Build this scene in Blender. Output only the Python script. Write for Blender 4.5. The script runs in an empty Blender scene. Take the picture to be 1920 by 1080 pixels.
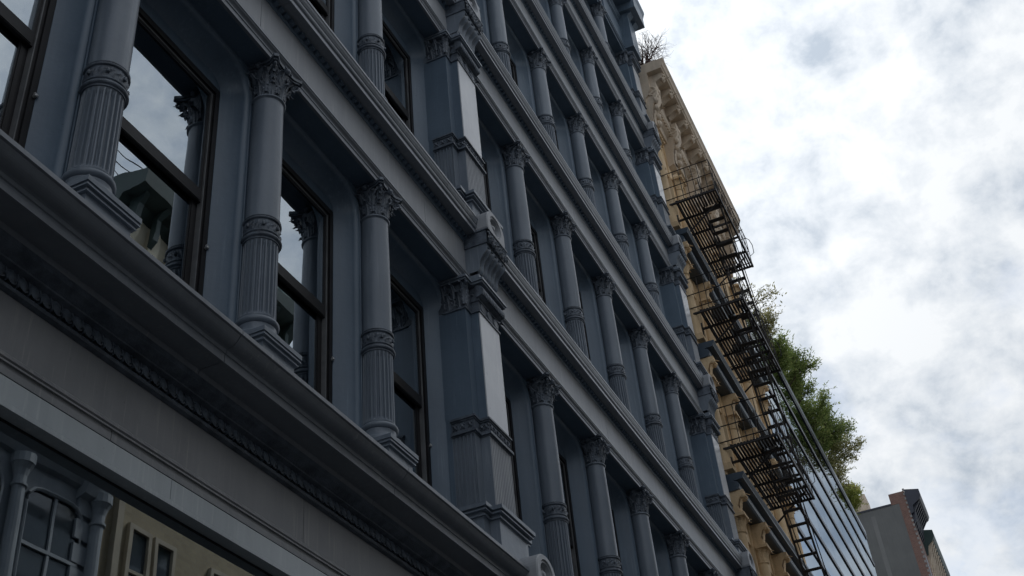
import bpy, math, random
from mathutils import Vector, Matrix
random.seed(7)
R = math.radians
pi = math.pi
scn = bpy.context.scene
col = scn.collection

# ------------------------------------------------------------------ camera
CAMY = -4.246884
yaw, pit, rol = R(20.84784), R(36.42269), R(-6.15805)
d = Vector((math.cos(pit)*math.cos(yaw), math.cos(pit)*math.sin(yaw), math.sin(pit)))
r0 = d.cross(Vector((0, 0, 1))).normalized(); u0 = r0.cross(d)
rr = math.cos(rol)*r0 + math.sin(rol)*u0
uu = -math.sin(rol)*r0 + math.cos(rol)*u0
cd = bpy.data.cameras.new('camera'); cam = bpy.data.objects.new('camera', cd); col.objects.link(cam)
m = Matrix((rr, uu, -d)).transposed().to_4x4(); m.translation = Vector((0, CAMY, 1.6))
cam.matrix_world = m
cd.sensor_fit = 'HORIZONTAL'; cd.sensor_width = 36.0; cd.lens = 36.0*2199.36/1920.0
cd.clip_start = 0.1; cd.clip_end = 3000
scn.camera = cam

# ------------------------------------------------------------------ sky and sun
SUN = Vector((0.50, 0.34, 0.80)).normalized()
sun_el = math.asin(SUN.z); sun_az = math.atan2(SUN.x, SUN.y)
w = bpy.data.worlds.new('World'); scn.world = w; w.use_nodes = True
nt = w.node_tree; nt.nodes.clear()
def N(t, typ, **kw):
    n = t.nodes.new(typ)
    for k, v in kw.items(): setattr(n, k, v)
    return n
def mathn(t, op, a, b=None, c=None, clamp=False):
    n = N(t, 'ShaderNodeMath', operation=op, use_clamp=clamp)
    for i, v in enumerate((a, b, c)):
        if v is None: continue
        if isinstance(v, (int, float)): n.inputs[i].default_value = v
        else: t.links.new(v, n.inputs[i])
    return n.outputs[0]
def ramp(t, fac, stops, interp='LINEAR'):
    n = N(t, 'ShaderNodeValToRGB'); n.color_ramp.interpolation = interp
    e = n.color_ramp.elements
    while len(e) > 1: e.remove(e[-1])
    for i, (p, c) in enumerate(stops):
        q = e[0] if i == 0 else e.new(p)
        q.position = p; q.color = (c[0], c[1], c[2], 1) if not isinstance(c, (int, float)) else (c, c, c, 1)
    t.links.new(fac, n.inputs[0]); return n.outputs[0]
def noise(t, vec, scale, detail=4, rough=0.55, dist=0.0):
    n = N(t, 'ShaderNodeTexNoise'); n.inputs['Scale'].default_value = scale
    n.inputs['Detail'].default_value = detail; n.inputs['Roughness'].default_value = rough
    n.inputs['Distortion'].default_value = dist
    if vec is not None: t.links.new(vec, n.inputs['Vector'])
    return n.outputs['Fac']
sky = N(nt, 'ShaderNodeTexSky', sky_type='NISHITA', sun_disc=False)
sky.sun_elevation = sun_el; sky.sun_rotation = sun_az; sky.air_density = 1.2; sky.dust_density = 1.0; sky.ozone_density = 2.0
bg1 = N(nt, 'ShaderNodeBackground'); bg1.inputs[1].default_value = 0.07
nt.links.new(sky.outputs[0], bg1.inputs[0])
tc = N(nt, 'ShaderNodeTexCoord'); sep = N(nt, 'ShaderNodeSeparateXYZ'); nt.links.new(tc.outputs['Generated'], sep.inputs[0])
mpw = N(nt, 'ShaderNodeMapping'); mpw.inputs['Scale'].default_value = (1, 1, 1.35); mpw.inputs['Location'].default_value = (1.3, 0.5, 2.1); nt.links.new(tc.outputs['Generated'], mpw.inputs[0])
dirv = mpw.outputs[0]
n1 = noise(nt, dirv, 3.2, 10, 0.58, 0.12)
n2 = noise(nt, dirv, 15.0, 8, 0.58, 0.1)
cov = mathn(nt, 'MULTIPLY_ADD', n2, 0.40, mathn(nt, 'MULTIPLY', n1, 0.75))
cov = ramp(nt, cov, [(0.43, 0.05), (0.53, 0.80), (0.62, 1.0)], 'EASE')
vd = N(nt, 'ShaderNodeVectorMath', operation='DOT_PRODUCT'); nt.links.new(tc.outputs['Generated'], vd.inputs[0]); vd.inputs[1].default_value = SUN
glow = mathn(nt, 'POWER', mathn(nt, 'MAXIMUM', vd.outputs['Value'], 0.0), 8.0)
n3 = mathn(nt, 'MULTIPLY_ADD', noise(nt, dirv, 17.0, 10, 0.60, 0.15), 0.52, mathn(nt, 'MULTIPLY', noise(nt, dirv, 5.5, 9, 0.58, 0.1), 0.48))
shade = ramp(nt, n3, [(0.38, (0.50, 0.57, 0.66)), (0.47, (0.75, 0.80, 0.86)), (0.56, (0.94, 0.97, 1.0))])
bright = mathn(nt, 'MULTIPLY_ADD', glow, 0.36, 0.485)
vs = N(nt, 'ShaderNodeVectorMath', operation='SCALE'); nt.links.new(shade, vs.inputs[0]); nt.links.new(bright, vs.inputs['Scale'])
bg2 = N(nt, 'ShaderNodeBackground'); nt.links.new(vs.outputs[0], bg2.inputs[0]); bg2.inputs[1].default_value = 1.0
mx = N(nt, 'ShaderNodeMixShader'); nt.links.new(cov, mx.inputs[0]); nt.links.new(bg1.outputs[0], mx.inputs[1]); nt.links.new(bg2.outputs[0], mx.inputs[2])
wo = N(nt, 'ShaderNodeOutputWorld'); nt.links.new(mx.outputs[0], wo.inputs[0])

sl = bpy.data.lights.new('sun', 'SUN'); sl.energy = 1.1; sl.angle = R(14); sl.color = (1.0, 0.955, 0.89)
so = bpy.data.objects.new('sun', sl); col.objects.link(so); so.rotation_euler = (-SUN).to_track_quat('-Z', 'Y').to_euler(); so.location = (0, -6, 40)
scn.view_settings.view_transform = 'Standard'; scn.view_settings.look = 'None'
scn.view_settings.exposure = 0.82; scn.view_settings.gamma = 1.0
scn.cycles.max_bounces = 8; scn.cycles.transparent_max_bounces = 12

# ------------------------------------------------------------------ materials
def mat(name, c1, c2=None, rough=0.5, scale=1.5, bump=0.0, bscale=40, spec=0.5, rvar=0.08, metallic=0.0, streak=0.0, sub=0.0, coat=0.0, lo=0.35, hi=0.65, wear=0.0):
    M = bpy.data.materials.new(name); M.use_nodes = True; t = M.node_tree; b = t.nodes['Principled BSDF']
    g = N(t, 'ShaderNodeNewGeometry'); pos = g.outputs['Position']
    c2 = c2 or tuple(x*0.75 for x in c1)
    f = noise(t, pos, scale, 6, 0.6)
    if streak:
        mp = N(t, 'ShaderNodeMapping'); mp.inputs['Scale'].default_value = (9, 9, 0.7); t.links.new(pos, mp.inputs[0])
        s = noise(t, mp.outputs[0], 1.0, 5, 0.6)
        f = mathn(t, 'MULTIPLY_ADD', s, streak, mathn(t, 'MULTIPLY', f, 1-streak))
    c = ramp(t, f, [(lo, c2), (hi, c1)])
    if wear:
        ch = noise(t, pos, 26, 6, 0.7)
        mp2 = N(t, 'ShaderNodeMapping'); mp2.inputs['Scale'].default_value = (34, 34, 1.6); t.links.new(pos, mp2.inputs[0])
        dr = noise(t, mp2.outputs[0], 1.0, 4, 0.55)
        big = noise(t, pos, 0.55, 4, 0.6)
        fch = ramp(t, ch, [(0.665, 0.0), (0.70, wear)])
        fdr = mathn(t, 'MULTIPLY', ramp(t, dr, [(0.56, 0.0), (0.72, wear)]), ramp(t, big, [(0.42, 0.0), (0.62, 1.0)]))
        m1 = N(t, 'ShaderNodeMix', data_type='RGBA'); t.links.new(fdr, m1.inputs[0]); t.links.new(c, m1.inputs[6]); m1.inputs[7].default_value = (c1[0]*1.75, c1[1]*1.65, c1[2]*1.5, 1)
        m2 = N(t, 'ShaderNodeMix', data_type='RGBA'); t.links.new(fch, m2.inputs[0]); t.links.new(m1.outputs[2], m2.inputs[6]); m2.inputs[7].default_value = (c2[0]*0.45, c2[1]*0.42, c2[2]*0.40, 1)
        c = m2.outputs[2]
    t.links.new(c, b.inputs['Base Color'])
    rf = noise(t, pos, scale*4, 5, 0.6)
    t.links.new(mathn(t, 'MULTIPLY_ADD', rf, rvar*2, rough-rvar), b.inputs['Roughness'])
    b.inputs['Specular IOR Level'].default_value = spec; b.inputs['Metallic'].default_value = metallic
    if coat: b.inputs['Coat Weight'].default_value = coat; b.inputs['Coat Roughness'].default_value = 0.25
    if bump:
        h = noise(t, pos, bscale, 4, 0.6)
        bn = N(t, 'ShaderNodeBump'); bn.inputs['Strength'].default_value = bump; bn.inputs['Distance'].default_value = 0.02
        t.links.new(h, bn.inputs['Height']); t.links.new(bn.outputs[0], b.inputs['Normal'])
    return M
IRON = mat('iron_paint_shaded', (0.128, 0.176, 0.232), (0.093, 0.132, 0.179), 0.40, 1.3, 0.14, 14, 0.5, 0.09, streak=0.35, wear=0.55)  # darker, bluer copy: navy shade of reveals and soffits put into the colour
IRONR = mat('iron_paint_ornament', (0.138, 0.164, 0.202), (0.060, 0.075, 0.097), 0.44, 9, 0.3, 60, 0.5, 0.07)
IRONC = mat('iron_paint_column_lit', (0.192, 0.224, 0.266), (0.138, 0.165, 0.202), 0.38, 1.3, 0.14, 14, 0.5, 0.09, streak=0.35, wear=0.55)  # same paint, lighter and more neutral: light on the columns put into the colour
IRON_LIT = mat('iron_paint_moulding_lit', (0.252, 0.272, 0.302), (0.184, 0.202, 0.230), 0.38, 1.3, 0.12, 14, 0.5, 0.09, streak=0.35, wear=0.55)  # lighter copy: bright architrave and cornice edges put into the colour as light
FRIEZE = mat('iron_frieze', (0.362, 0.374, 0.395), (0.275, 0.288, 0.310), 0.45, 1.0, 0.08, 9, 0.5, 0.07, streak=0.4, wear=0.4)  # lighter copy too: sky light on street-facing fronts put into the colour
PANEL = mat('pilaster_panel_lit', (0.70, 0.705, 0.72), (0.56, 0.57, 0.59), 0.30, 2.2, 0.16, 6, 0.5, 0.06, streak=0.4, wear=0.3)  # pale base colour carries the sky reflection on the pilaster front
SHOPF = mat('shop_frieze', (0.315, 0.315, 0.322), (0.235, 0.24, 0.25), 0.5, 1.4, 0.06, 30, 0.4, 0.07, streak=0.3, wear=0.4)
BAND = mat('shop_band', (0.52, 0.56, 0.58), (0.42, 0.46, 0.48), 0.36, 1.2, 0.05, 30, 0.5, 0.06, streak=0.4, wear=0.25)
SASH = mat('sash_paint', (0.018, 0.017, 0.019), (0.010, 0.0095, 0.011), 0.5, 6, 0.05, 40, 0.35)
BEADM = mat('sash_bead', (0.20, 0.20, 0.20), (0.13, 0.13, 0.135), 0.4, 6)
ROOM = mat('room_wall', (0.62, 0.64, 0.60), (0.55, 0.57, 0.54), 0.8, 1)
BOLT = mat('bolt_metal', (0.6, 0.6, 0.6), (0.45, 0.45, 0.45), 0.35, 20, metallic=0.6)
TAN = mat('tan_stone', (0.77, 0.575, 0.355), (0.50, 0.36, 0.215), 0.75, 1.6, 0.35, 25, 0.3, streak=0.45)
TANS = mat('tan_cornice', (0.72, 0.60, 0.47), (0.49, 0.405, 0.315), 0.75, 1.4, 0.3, 25, 0.3, streak=0.4)
LEDGE = mat('blue_ledge', (0.045, 0.070, 0.10), (0.03, 0.048, 0.07), 0.4, 2.0, 0.1, 20, streak=0.3)
FE = mat('fire_escape_iron', (0.020, 0.017, 0.019), (0.011, 0.010, 0.012), 0.55, 5, 0.2, 50)
MULL = mat('glass_mullion', (0.018, 0.022, 0.028), (0.012, 0.014, 0.02), 0.4, 3)
PARA = mat('terrace_parapet', (0.16, 0.185, 0.20), (0.11, 0.13, 0.145), 0.35, 1)
GREYB = mat('grey_render', (0.175, 0.178, 0.175), (0.125, 0.128, 0.127), 0.9, 0.25, 0.2, 3, 0.2, streak=0.25)
CORND = mat('dark_cornice', (0.025, 0.03, 0.05), (0.016, 0.02, 0.034), 0.5, 1)
GREENC = mat('green_cornice', (0.045, 0.085, 0.08), (0.03, 0.06, 0.058), 0.5, 0.7)
ASPH = mat('asphalt', (0.040, 0.040, 0.042), (0.026, 0.026, 0.028), 0.85, 0.6, 0.4, 60, 0.3)
PAVE = mat('pavement_concrete', (0.060, 0.060, 0.062), (0.04, 0.04, 0.042), 0.85, 0.8, 0.2, 30, 0.3)
KERB = mat('kerb_granite', (0.30, 0.29, 0.28), (0.22, 0.215, 0.21), 0.8, 2, 0.2, 40, 0.3)
BARK = mat('shrub_bark', (0.09, 0.065, 0.045), (0.05, 0.035, 0.025), 0.85, 8, 0.3, 30, 0.2)
TWIG = mat('dry_twig', (0.115, 0.07, 0.06), (0.06, 0.035, 0.032), 0.85, 8, 0.2, 30, 0.2)
OPPD = mat('opposite_iron', (0.36, 0.39, 0.42), (0.25, 0.28, 0.31), 0.5, 1.5, streak=0.3)
OPPS = mat('opposite_stone', (0.46, 0.41, 0.32), (0.36, 0.32, 0.25), 0.8, 1.5)
OPPG = mat('opposite_cornice', (0.05, 0.075, 0.068), (0.03, 0.048, 0.045), 0.55, 1.5)
def brick(name, c1, c2, mortar, scale, bw=0.5, rh=0.25):
    M = bpy.data.materials.new(name); M.use_nodes = True; t = M.node_tree; b = t.nodes['Principled BSDF']
    g = N(t, 'ShaderNodeNewGeometry'); sp = N(t, 'ShaderNodeSeparateXYZ'); t.links.new(g.outputs['Position'], sp.inputs[0])
    cb = N(t, 'ShaderNodeCombineXYZ'); t.links.new(mathn(t, 'ADD', sp.outputs[0], sp.outputs[1]), cb.inputs[0]); t.links.new(sp.outputs[2], cb.inputs[1])
    bt = N(t, 'ShaderNodeTexBrick'); t.links.new(cb.outputs[0], bt.inputs[0])
    bt.inputs['Scale'].default_value = scale; bt.inputs['Brick Width'].default_value = bw; bt.inputs['Row Height'].default_value = rh
    bt.inputs['Mortar Size'].default_value = 0.012
    bt.inputs['Color1'].default_value = (*c1, 1); bt.inputs['Color2'].default_value = (*c2, 1); bt.inputs['Mortar'].default_value = (*mortar, 1)
    f = noise(t, g.outputs['Position'], 0.9, 6, 0.6)
    mxr = N(t, 'ShaderNodeMix', data_type='RGBA', blend_type='MULTIPLY'); mxr.inputs[0].default_value = 0.7
    t.links.new(bt.outputs[0], mxr.inputs[6]); t.links.new(ramp(t, f, [(0.3, 0.72), (0.7, 1.0)]), mxr.inputs[7])
    t.links.new(mxr.outputs[2], b.inputs['Base Color']); b.inputs['Roughness'].default_value = 0.85
    return M
REDB = brick('red_brick', (0.23, 0.125, 0.098), (0.18, 0.097, 0.078), (0.25, 0.22, 0.2), 2.2)
TANB = brick('tan_brick', (0.42, 0.355, 0.235), (0.36, 0.30, 0.20), (0.36, 0.32, 0.25), 2.2)
def glassmat(name, ior, tint, rough=0.0, wav=0.0, ws=0.8):
    M = bpy.data.materials.new(name); M.use_nodes = True; t = M.node_tree; t.nodes.clear()
    o = N(t, 'ShaderNodeOutputMaterial'); fr = N(t, 'ShaderNodeFresnel'); fr.inputs[0].default_value = ior
    tr = N(t, 'ShaderNodeBsdfTransparent'); tr.inputs[0].default_value = (*tint, 1)
    gl = N(t, 'ShaderNodeBsdfGlossy'); gl.inputs['Roughness'].default_value = rough; gl.inputs['Color'].default_value = (0.84, 0.93, 1.0, 1)
    if wav:
        g = N(t, 'ShaderNodeNewGeometry'); h = noise(t, g.outputs['Position'], ws, 2, 0.5)
        bn = N(t, 'ShaderNodeBump'); bn.inputs['Strength'].default_value = wav; bn.inputs['Distance'].default_value = 0.05
        t.links.new(h, bn.inputs['Height']); t.links.new(bn.outputs[0], gl.inputs['Normal'])
    mxs = N(t, 'ShaderNodeMixShader'); t.links.new(fr.outputs[0], mxs.inputs[0]); t.links.new(tr.outputs[0], mxs.inputs[1]); t.links.new(gl.outputs[0], mxs.inputs[2])
    t.links.new(mxs.outputs[0], o.inputs[0]); return M
GLASS = glassmat('window_glass', 6.0, (0.86, 0.92, 0.88), 0.0, 0.05, 1.1)
SHOPG = glassmat('shop_glass', 4.6, (0.5, 0.55, 0.55), 0.0, 0.03, 0.7)
CURT = glassmat('curtain_wall_glass', 12.0, (0.25, 0.30, 0.34), 0.0, 0.02, 0.5)
def leafmat(name, c1, c2, c3):
    M = bpy.data.materials.new(name); M.use_nodes = True; t = M.node_tree; b = t.nodes['Principled BSDF']
    g = N(t, 'ShaderNodeNewGeometry'); f = noise(t, g.outputs['Position'], 1.1, 4, 0.6)
    oi = N(t, 'ShaderNodeObjectInfo')
    f = mathn(t, 'MULTIPLY_ADD', g.outputs['Random Per Island'], 0.45, mathn(t, 'MULTIPLY', f, 0.6))
    t.links.new(ramp(t, f, [(0.25, c1), (0.55, c2), (0.8, c3)]), b.inputs['Base Color']); b.inputs['Roughness'].default_value = 0.6
    b.inputs['Specular IOR Level'].default_value = 0.25
    tl = N(t, 'ShaderNodeBsdfTranslucent'); t.links.new(ramp(t, f, [(0.25, c1), (0.55, c2), (0.8, c3)]), tl.inputs[0])
    mxs = N(t, 'ShaderNodeMixShader'); mxs.inputs[0].default_value = 0.45
    o = t.nodes['Material Output']; t.links.new(b.outputs[0], mxs.inputs[1]); t.links.new(tl.outputs[0], mxs.inputs[2]); t.links.new(mxs.outputs[0], o.inputs[0])
    return M
LEAF = leafmat('shrub_leaf', (0.10, 0.15, 0.045), (0.21, 0.28, 0.08), (0.36, 0.39, 0.14))
LEAFY = leafmat('shrub_leaf_yellow', (0.14, 0.18, 0.04), (0.28, 0.31, 0.07), (0.40, 0.39, 0.11))
LEAFB = leafmat('shrub_leaf_brown', (0.14, 0.16, 0.07), (0.27, 0.27, 0.11), (0.40, 0.35, 0.18))

# ------------------------------------------------------------------ mesh helpers
class MB:
    def __init__(s): s.v = []; s.f = []; s.sm = []
    def add(s, vs, fs, smooth=False):
        o = len(s.v); s.v += [tuple(p) for p in vs]; s.f += [tuple(i+o for i in f) for f in fs]; s.sm += [smooth]*len(fs); return s
    def box(s, x0, x1, y0, y1, z0, z1):
        return s.add([(x0,y0,z0),(x1,y0,z0),(x1,y1,z0),(x0,y1,z0),(x0,y0,z1),(x1,y0,z1),(x1,y1,z1),(x0,y1,z1)],
              [(0,3,2,1),(4,5,6,7),(0,1,5,4),(1,2,6,5),(2,3,7,6),(3,0,4,7)])
    def prism(s, prof, x0, x1):           # closed (y,z) polygon, anticlockwise seen from +x, extruded along x
        n = len(prof); v = [(x0, y, z) for y, z in prof] + [(x1, y, z) for y, z in prof]
        f = [(i, (i+1) % n, n+(i+1) % n, n+i) for i in range(n)]
        return s.add(v, f+[tuple(range(n-1, -1, -1)), tuple(range(n, 2*n))])
    def prismz(s, poly, z0, z1):          # closed (x,y) polygon extruded up
        n = len(poly); v = [(x, y, z0) for x, y in poly] + [(x, y, z1) for x, y in poly]
        f = [(i, (i+1) % n, n+(i+1) % n, n+i) for i in range(n)]
        return s.add(v, f+[tuple(range(n-1, -1, -1)), tuple(range(n, 2*n))])
    def prismy(s, poly, y0, y1):          # closed (x,z) polygon extruded in y
        n = len(poly); v = [(x, y0, z) for x, z in poly] + [(x, y1, z) for x, z in poly]
        f = [(i, n+i, n+(i+1) % n, (i+1) % n) for i in range(n)]
        return s.add(v, f+[tuple(range(n)), tuple(range(2*n-1, n-1, -1))])
    def lathe(s, prof, n=32, smooth=True, mod=None, caps=True):
        v = []
        for j, (r, z) in enumerate(prof):
            for i in range(n):
                a = 2*pi*i/n; q = r + (mod(a, z, j) if mod else 0); v.append((q*math.cos(a), q*math.sin(a), z))
        f = [(j*n+i, j*n+(i+1) % n, (j+1)*n+(i+1) % n, (j+1)*n+i) for j in range(len(prof)-1) for i in range(n)]
        s.add(v, f, smooth)
        if caps:
            o = len(s.v)-len(v); k = (len(prof)-1)*n
            s.f.append(tuple(o+i for i in range(n-1, -1, -1))); s.f.append(tuple(o+k+i for i in range(n))); s.sm += [False, False]
        return s
    def grid(s, pts, smooth=True):        # rows of points
        h = len(pts); wd = len(pts[0]); v = [p for r in pts for p in r]
        return s.add(v, [(j*wd+i, j*wd+i+1, (j+1)*wd+i+1, (j+1)*wd+i) for j in range(h-1) for i in range(wd-1)], smooth)
    def tube(s, path, rad, n=6, smooth=True):
        rings = []; P = [Vector(p) for p in path]
        for i, p in enumerate(P):
            t = (P[min(i+1, len(P)-1)]-P[max(i-1, 0)]).normalized()
            a = t.cross(Vector((0, 0, 1)) if abs(t.z) < 0.9 else Vector((1, 0, 0))).normalized(); b = t.cross(a)
            q = rad[i] if isinstance(rad, (list, tuple)) else rad
            rings.append([p+q*(math.cos(2*pi*k/n)*a+math.sin(2*pi*k/n)*b) for k in range(n)])
        v = [p for r_ in rings for p in r_]; L = len(rings)
        f = [(j*n+i, (j+1)*n+i, (j+1)*n+(i+1) % n, j*n+(i+1) % n) for j in range(L-1) for i in range(n)]
        s.add(v, f, smooth); o = len(s.v)-len(v)
        s.f.append(tuple(o+i for i in range(n))); s.f.append(tuple(o+(L-1)*n+i for i in range(n-1, -1, -1))); s.sm += [False, False]
        return s
    def bar(s, a, b, wd=0.02, n=4): return s.tube([a, b], wd*0.5*1.2, n, False)
    def blob(s, c, rx, ry, rz, n=8, m_=5):
        v = []; 
        for j in range(m_+1):
            ph = pi*j/m_
            for i in range(n):
                a = 2*pi*i/n; v.append((c[0]+rx*math.sin(ph)*math.cos(a), c[1]+ry*math.sin(ph)*math.sin(a), c[2]-rz*math.cos(ph)))
        return s.add(v, [(j*n+i, j*n+(i+1) % n, (j+1)*n+(i+1) % n, (j+1)*n+i) for j in range(m_) for i in range(n)], True)
    def mesh(s, name, material):
        me = bpy.data.meshes.new(name); me.from_pydata(s.v, [], s.f)
        me.polygons.foreach_set('use_smooth', s.sm); me.materials.append(material); me.validate(); me.update()
        if any(s.sm): me.set_sharp_from_angle(angle=R(38))
        return me
WP = {}
def obj(name, data, parent=None, loc=(0, 0, 0), kind=None, label=None, rotz=0):
    o = bpy.data.objects.new(name, data); col.objects.link(o)
    loc = Vector(loc); WP[o.name] = loc
    if parent is not None: o.parent = parent; o.location = loc - WP[parent.name]
    else: o.location = loc
    if rotz: o.rotation_euler[2] = rotz
    if kind: o['kind'] = kind
    if label: o['label'] = label
    return o
def thing(name, loc, label, cat, group=None):
    o = obj(name, None, None, loc); o['label'] = label; o['category'] = cat
    if group: o['group'] = group
    return o
def part(name, mb, material, parent, loc=(0, 0, 0), **k): return obj(name, mb.mesh(name, material), parent, loc, **k)
def ccw(poly):
    a = sum(poly[i][0]*poly[(i+1) % len(poly)][1]-poly[(i+1) % len(poly)][0]*poly[i][1] for i in range(len(poly)))
    return poly if a > 0 else poly[::-1]

# ------------------------------------------------------------------ ground
obj('ground', MB().add([(-600,-600,-0.02),(900,-600,-0.02),(900,600,-0.02),(-600,600,-0.02)], [(0,1,2,3)]).mesh('ground', ASPH), None, kind='structure')
obj('road', MB().box(-120, 300, -10.4, -4.6, -0.015, 0.0).mesh('road', ASPH), None, kind='structure')
pv = obj('pavement', MB().box(-120, 300, -4.45, 0.1, -0.015, 0.13).mesh('pavement', PAVE), None, kind='structure')
pv2 = obj('pavement', MB().box(-120, 300, -14.2, -10.55, -0.015, 0.13).mesh('pavement', PAVE), None, kind='structure')
obj('kerb', MB().box(-120, 300, -4.6, -4.45, -0.015, 0.135).mesh('kerb', KERB), None, kind='structure')
obj('kerb', MB().box(-120, 300, -10.55, -10.4, -0.015, 0.135).mesh('kerb', KERB), None, kind='structure')

# ================================================================== CAST IRON BUILDING
S = 1.8; X3 = 11.733768; G = 2.27454
def cx(i): return X3+(i-3)*S if i >= 3 else X3+(-G+(i-2))*S
P1 = X3-G/2*S; P2 = cx(7)+G/2*S; P0 = cx(-2)-G/2*S
COLS = [cx(i) for i in range(-2, 8)]
XL, XR = P0-0.46, P2+0.46
B = thing('cast_iron_building', (9.69, 0, 0), 'dark slate painted cast iron building with rows of fluted columns and large sash windows', 'building')

A1 = 8.919
# storeys: sill z, torus z, astragal z
ST = [(6.00, 7.407, 8.919), (10.19, 11.30, 12.853), (14.124, 15.25, 16.588), (17.859, 18.93, 20.163), (21.434, 22.42, 23.56)]

# ---- column pieces
def flute_mesh(h):
    nf = 22; per = 8; n = nf*per
    def mod(a, z, j):
        ph = (a*nf/(2*pi)) % 1.0
        e = 0.0 if (j == 0 or j == len(prof)-1) else (0.55 if j in (1, len(prof)-2) else 1.0)
        x = (ph-0.5)/0.36
        return -0.024*e*math.sqrt(max(0, 1-x*x)) if abs(x) < 1 else 0
    prof = [(0.138, 0), (0.138, 0.018), (0.138, 0.04), (0.136, h*0.5), (0.1345, h-0.05), (0.1345, h-0.028), (0.1345, h)]
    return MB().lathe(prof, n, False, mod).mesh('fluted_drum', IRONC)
def arc(c, r, a0, a1, n): return [(c[0]+r*math.cos(a0+(a1-a0)*i/n), c[1]+r*math.sin(a0+(a1-a0)*i/n)) for i in range(n+1)]
def band_mesh():
    mb = MB()
    mb.lathe([(0.12, -0.035), (0.143, -0.033)]+arc((0.143, 0), 0.0175, -pi/2, pi/2, 6)+[(0.139, 0.024), (0.139, 0.034)]+arc((0.139, 0.045), 0.009, -pi/2, pi/2, 4)+[(0.12, 0.058)], 48)
    def mod(a, z, j):
        v = (z-0.055)/0.105
        p = 7*a; e = math.sin(pi*min(max(v, 0), 1))
        q = math.sin(p)*0.5+0.5
        s1 = math.cos(2*p+3.2*math.sin(pi*2*v))*0.5+math.cos(4*p-5*v)*0.35
        return e*0.011*max(0, s1+0.25)
    mb.lathe([(0.1385, 0.055+0.105*i/10) for i in range(11)], 140, True, mod, caps=False)
    for k in range(7):                        # rosettes on the band
        a = 2*pi*(k+0.5)/7; mb.blob((0.147*math.cos(a), 0.147*math.sin(a), 0.108), 0.016, 0.016, 0.022, 6, 4)
    mb.lathe([(0.12, 0.158), (0.139, 0.160)]+arc((0.141, 0.172), 0.012, -pi/2, pi/2, 5)+[(0.150, 0.186), (0.150, 0.194), (0.134, 0.200), (0.12, 0.20)], 48)
    return mb.mesh('ornament_band', IRONR)
def base_mesh():
    return MB().lathe([(0.10, -0.207), (0.165, -0.205)]+arc((0.163, -0.165), 0.036, -pi/2, pi/2, 6)+[(0.158, -0.12), (0.147, -0.105), (0.143, -0.075), (0.146, -0.05)]+arc((0.138, -0.015), 0.028, -pi/2, pi/2, 6)+[(0.142, 0.02), (0.142, 0.034), (0.12, 0.036)], 48).mesh('column_base', IRONC)
def plinth_mesh(h):
    mb = MB()
    z = 0
    for a, dz in ((0.24, 0.038), (0.228, 0.016), (0.236, 0.012), (0.214, 0.02), (0.222, 0.012), (0.200, h-0.098)):
        mb.box(-a, a, -a, a, z-dz, z); z -= dz
    return mb.mesh('plinth', IRONC)
def shaft_mesh(h):
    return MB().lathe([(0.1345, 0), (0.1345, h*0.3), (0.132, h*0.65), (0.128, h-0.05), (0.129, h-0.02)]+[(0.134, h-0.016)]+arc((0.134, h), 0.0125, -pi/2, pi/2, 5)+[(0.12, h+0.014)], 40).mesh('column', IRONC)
def leaf(mb, o, t, n, h, wd, curl=0.05, bell=None, thick=True):
    o = Vector(o); t = Vector(t); n = Vector(n); zv = Vector((0, 0, 1)); rows = []
    nv, nu = 12, 3
    for j in range(nv+1):
        v = j/nv
        wv = wd*(0.55+0.6*math.sin(pi*min(1, v*0.85+0.1)))*(0.80+0.20*math.cos(2*pi*v*4.5)) * (1-0.75*max(0, v-0.75)/0.25)
        out = curl*v**2.2 + (bell(v) if bell else 0)
        zz_ = h*v
        if v > 0.75:
            a = (v-0.75)/0.25; zz_ = h*(0.75+0.17*math.sin(a*pi*0.85)); out += curl*0.9*a
        rows.append([o+zv*zz_+t*(wv*u/nu)+n*(out+0.014*(1-(abs(u)/nu)**1.5)-0.006*(abs(u) % 2)) for u in range(-nu, nu+1)])
    mb.grid(rows, False)
def volute(mb, o, dirv, s=0.042, wd=0.016):
    o = Vector(o); dv = Vector(dirv); path = []
    for i in range(26):
        a = -pi*0.5+i/25*2*pi*1.6; r_ = s*(1-i/25*0.8)
        path.append(o+dv*(r_*math.cos(a))*-1+Vector((0, 0, 1))*(-r_*math.sin(a))*-1)
    mb.tube(path, [wd*(1-0.4*i/25) for i in range(26)], 5)
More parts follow.
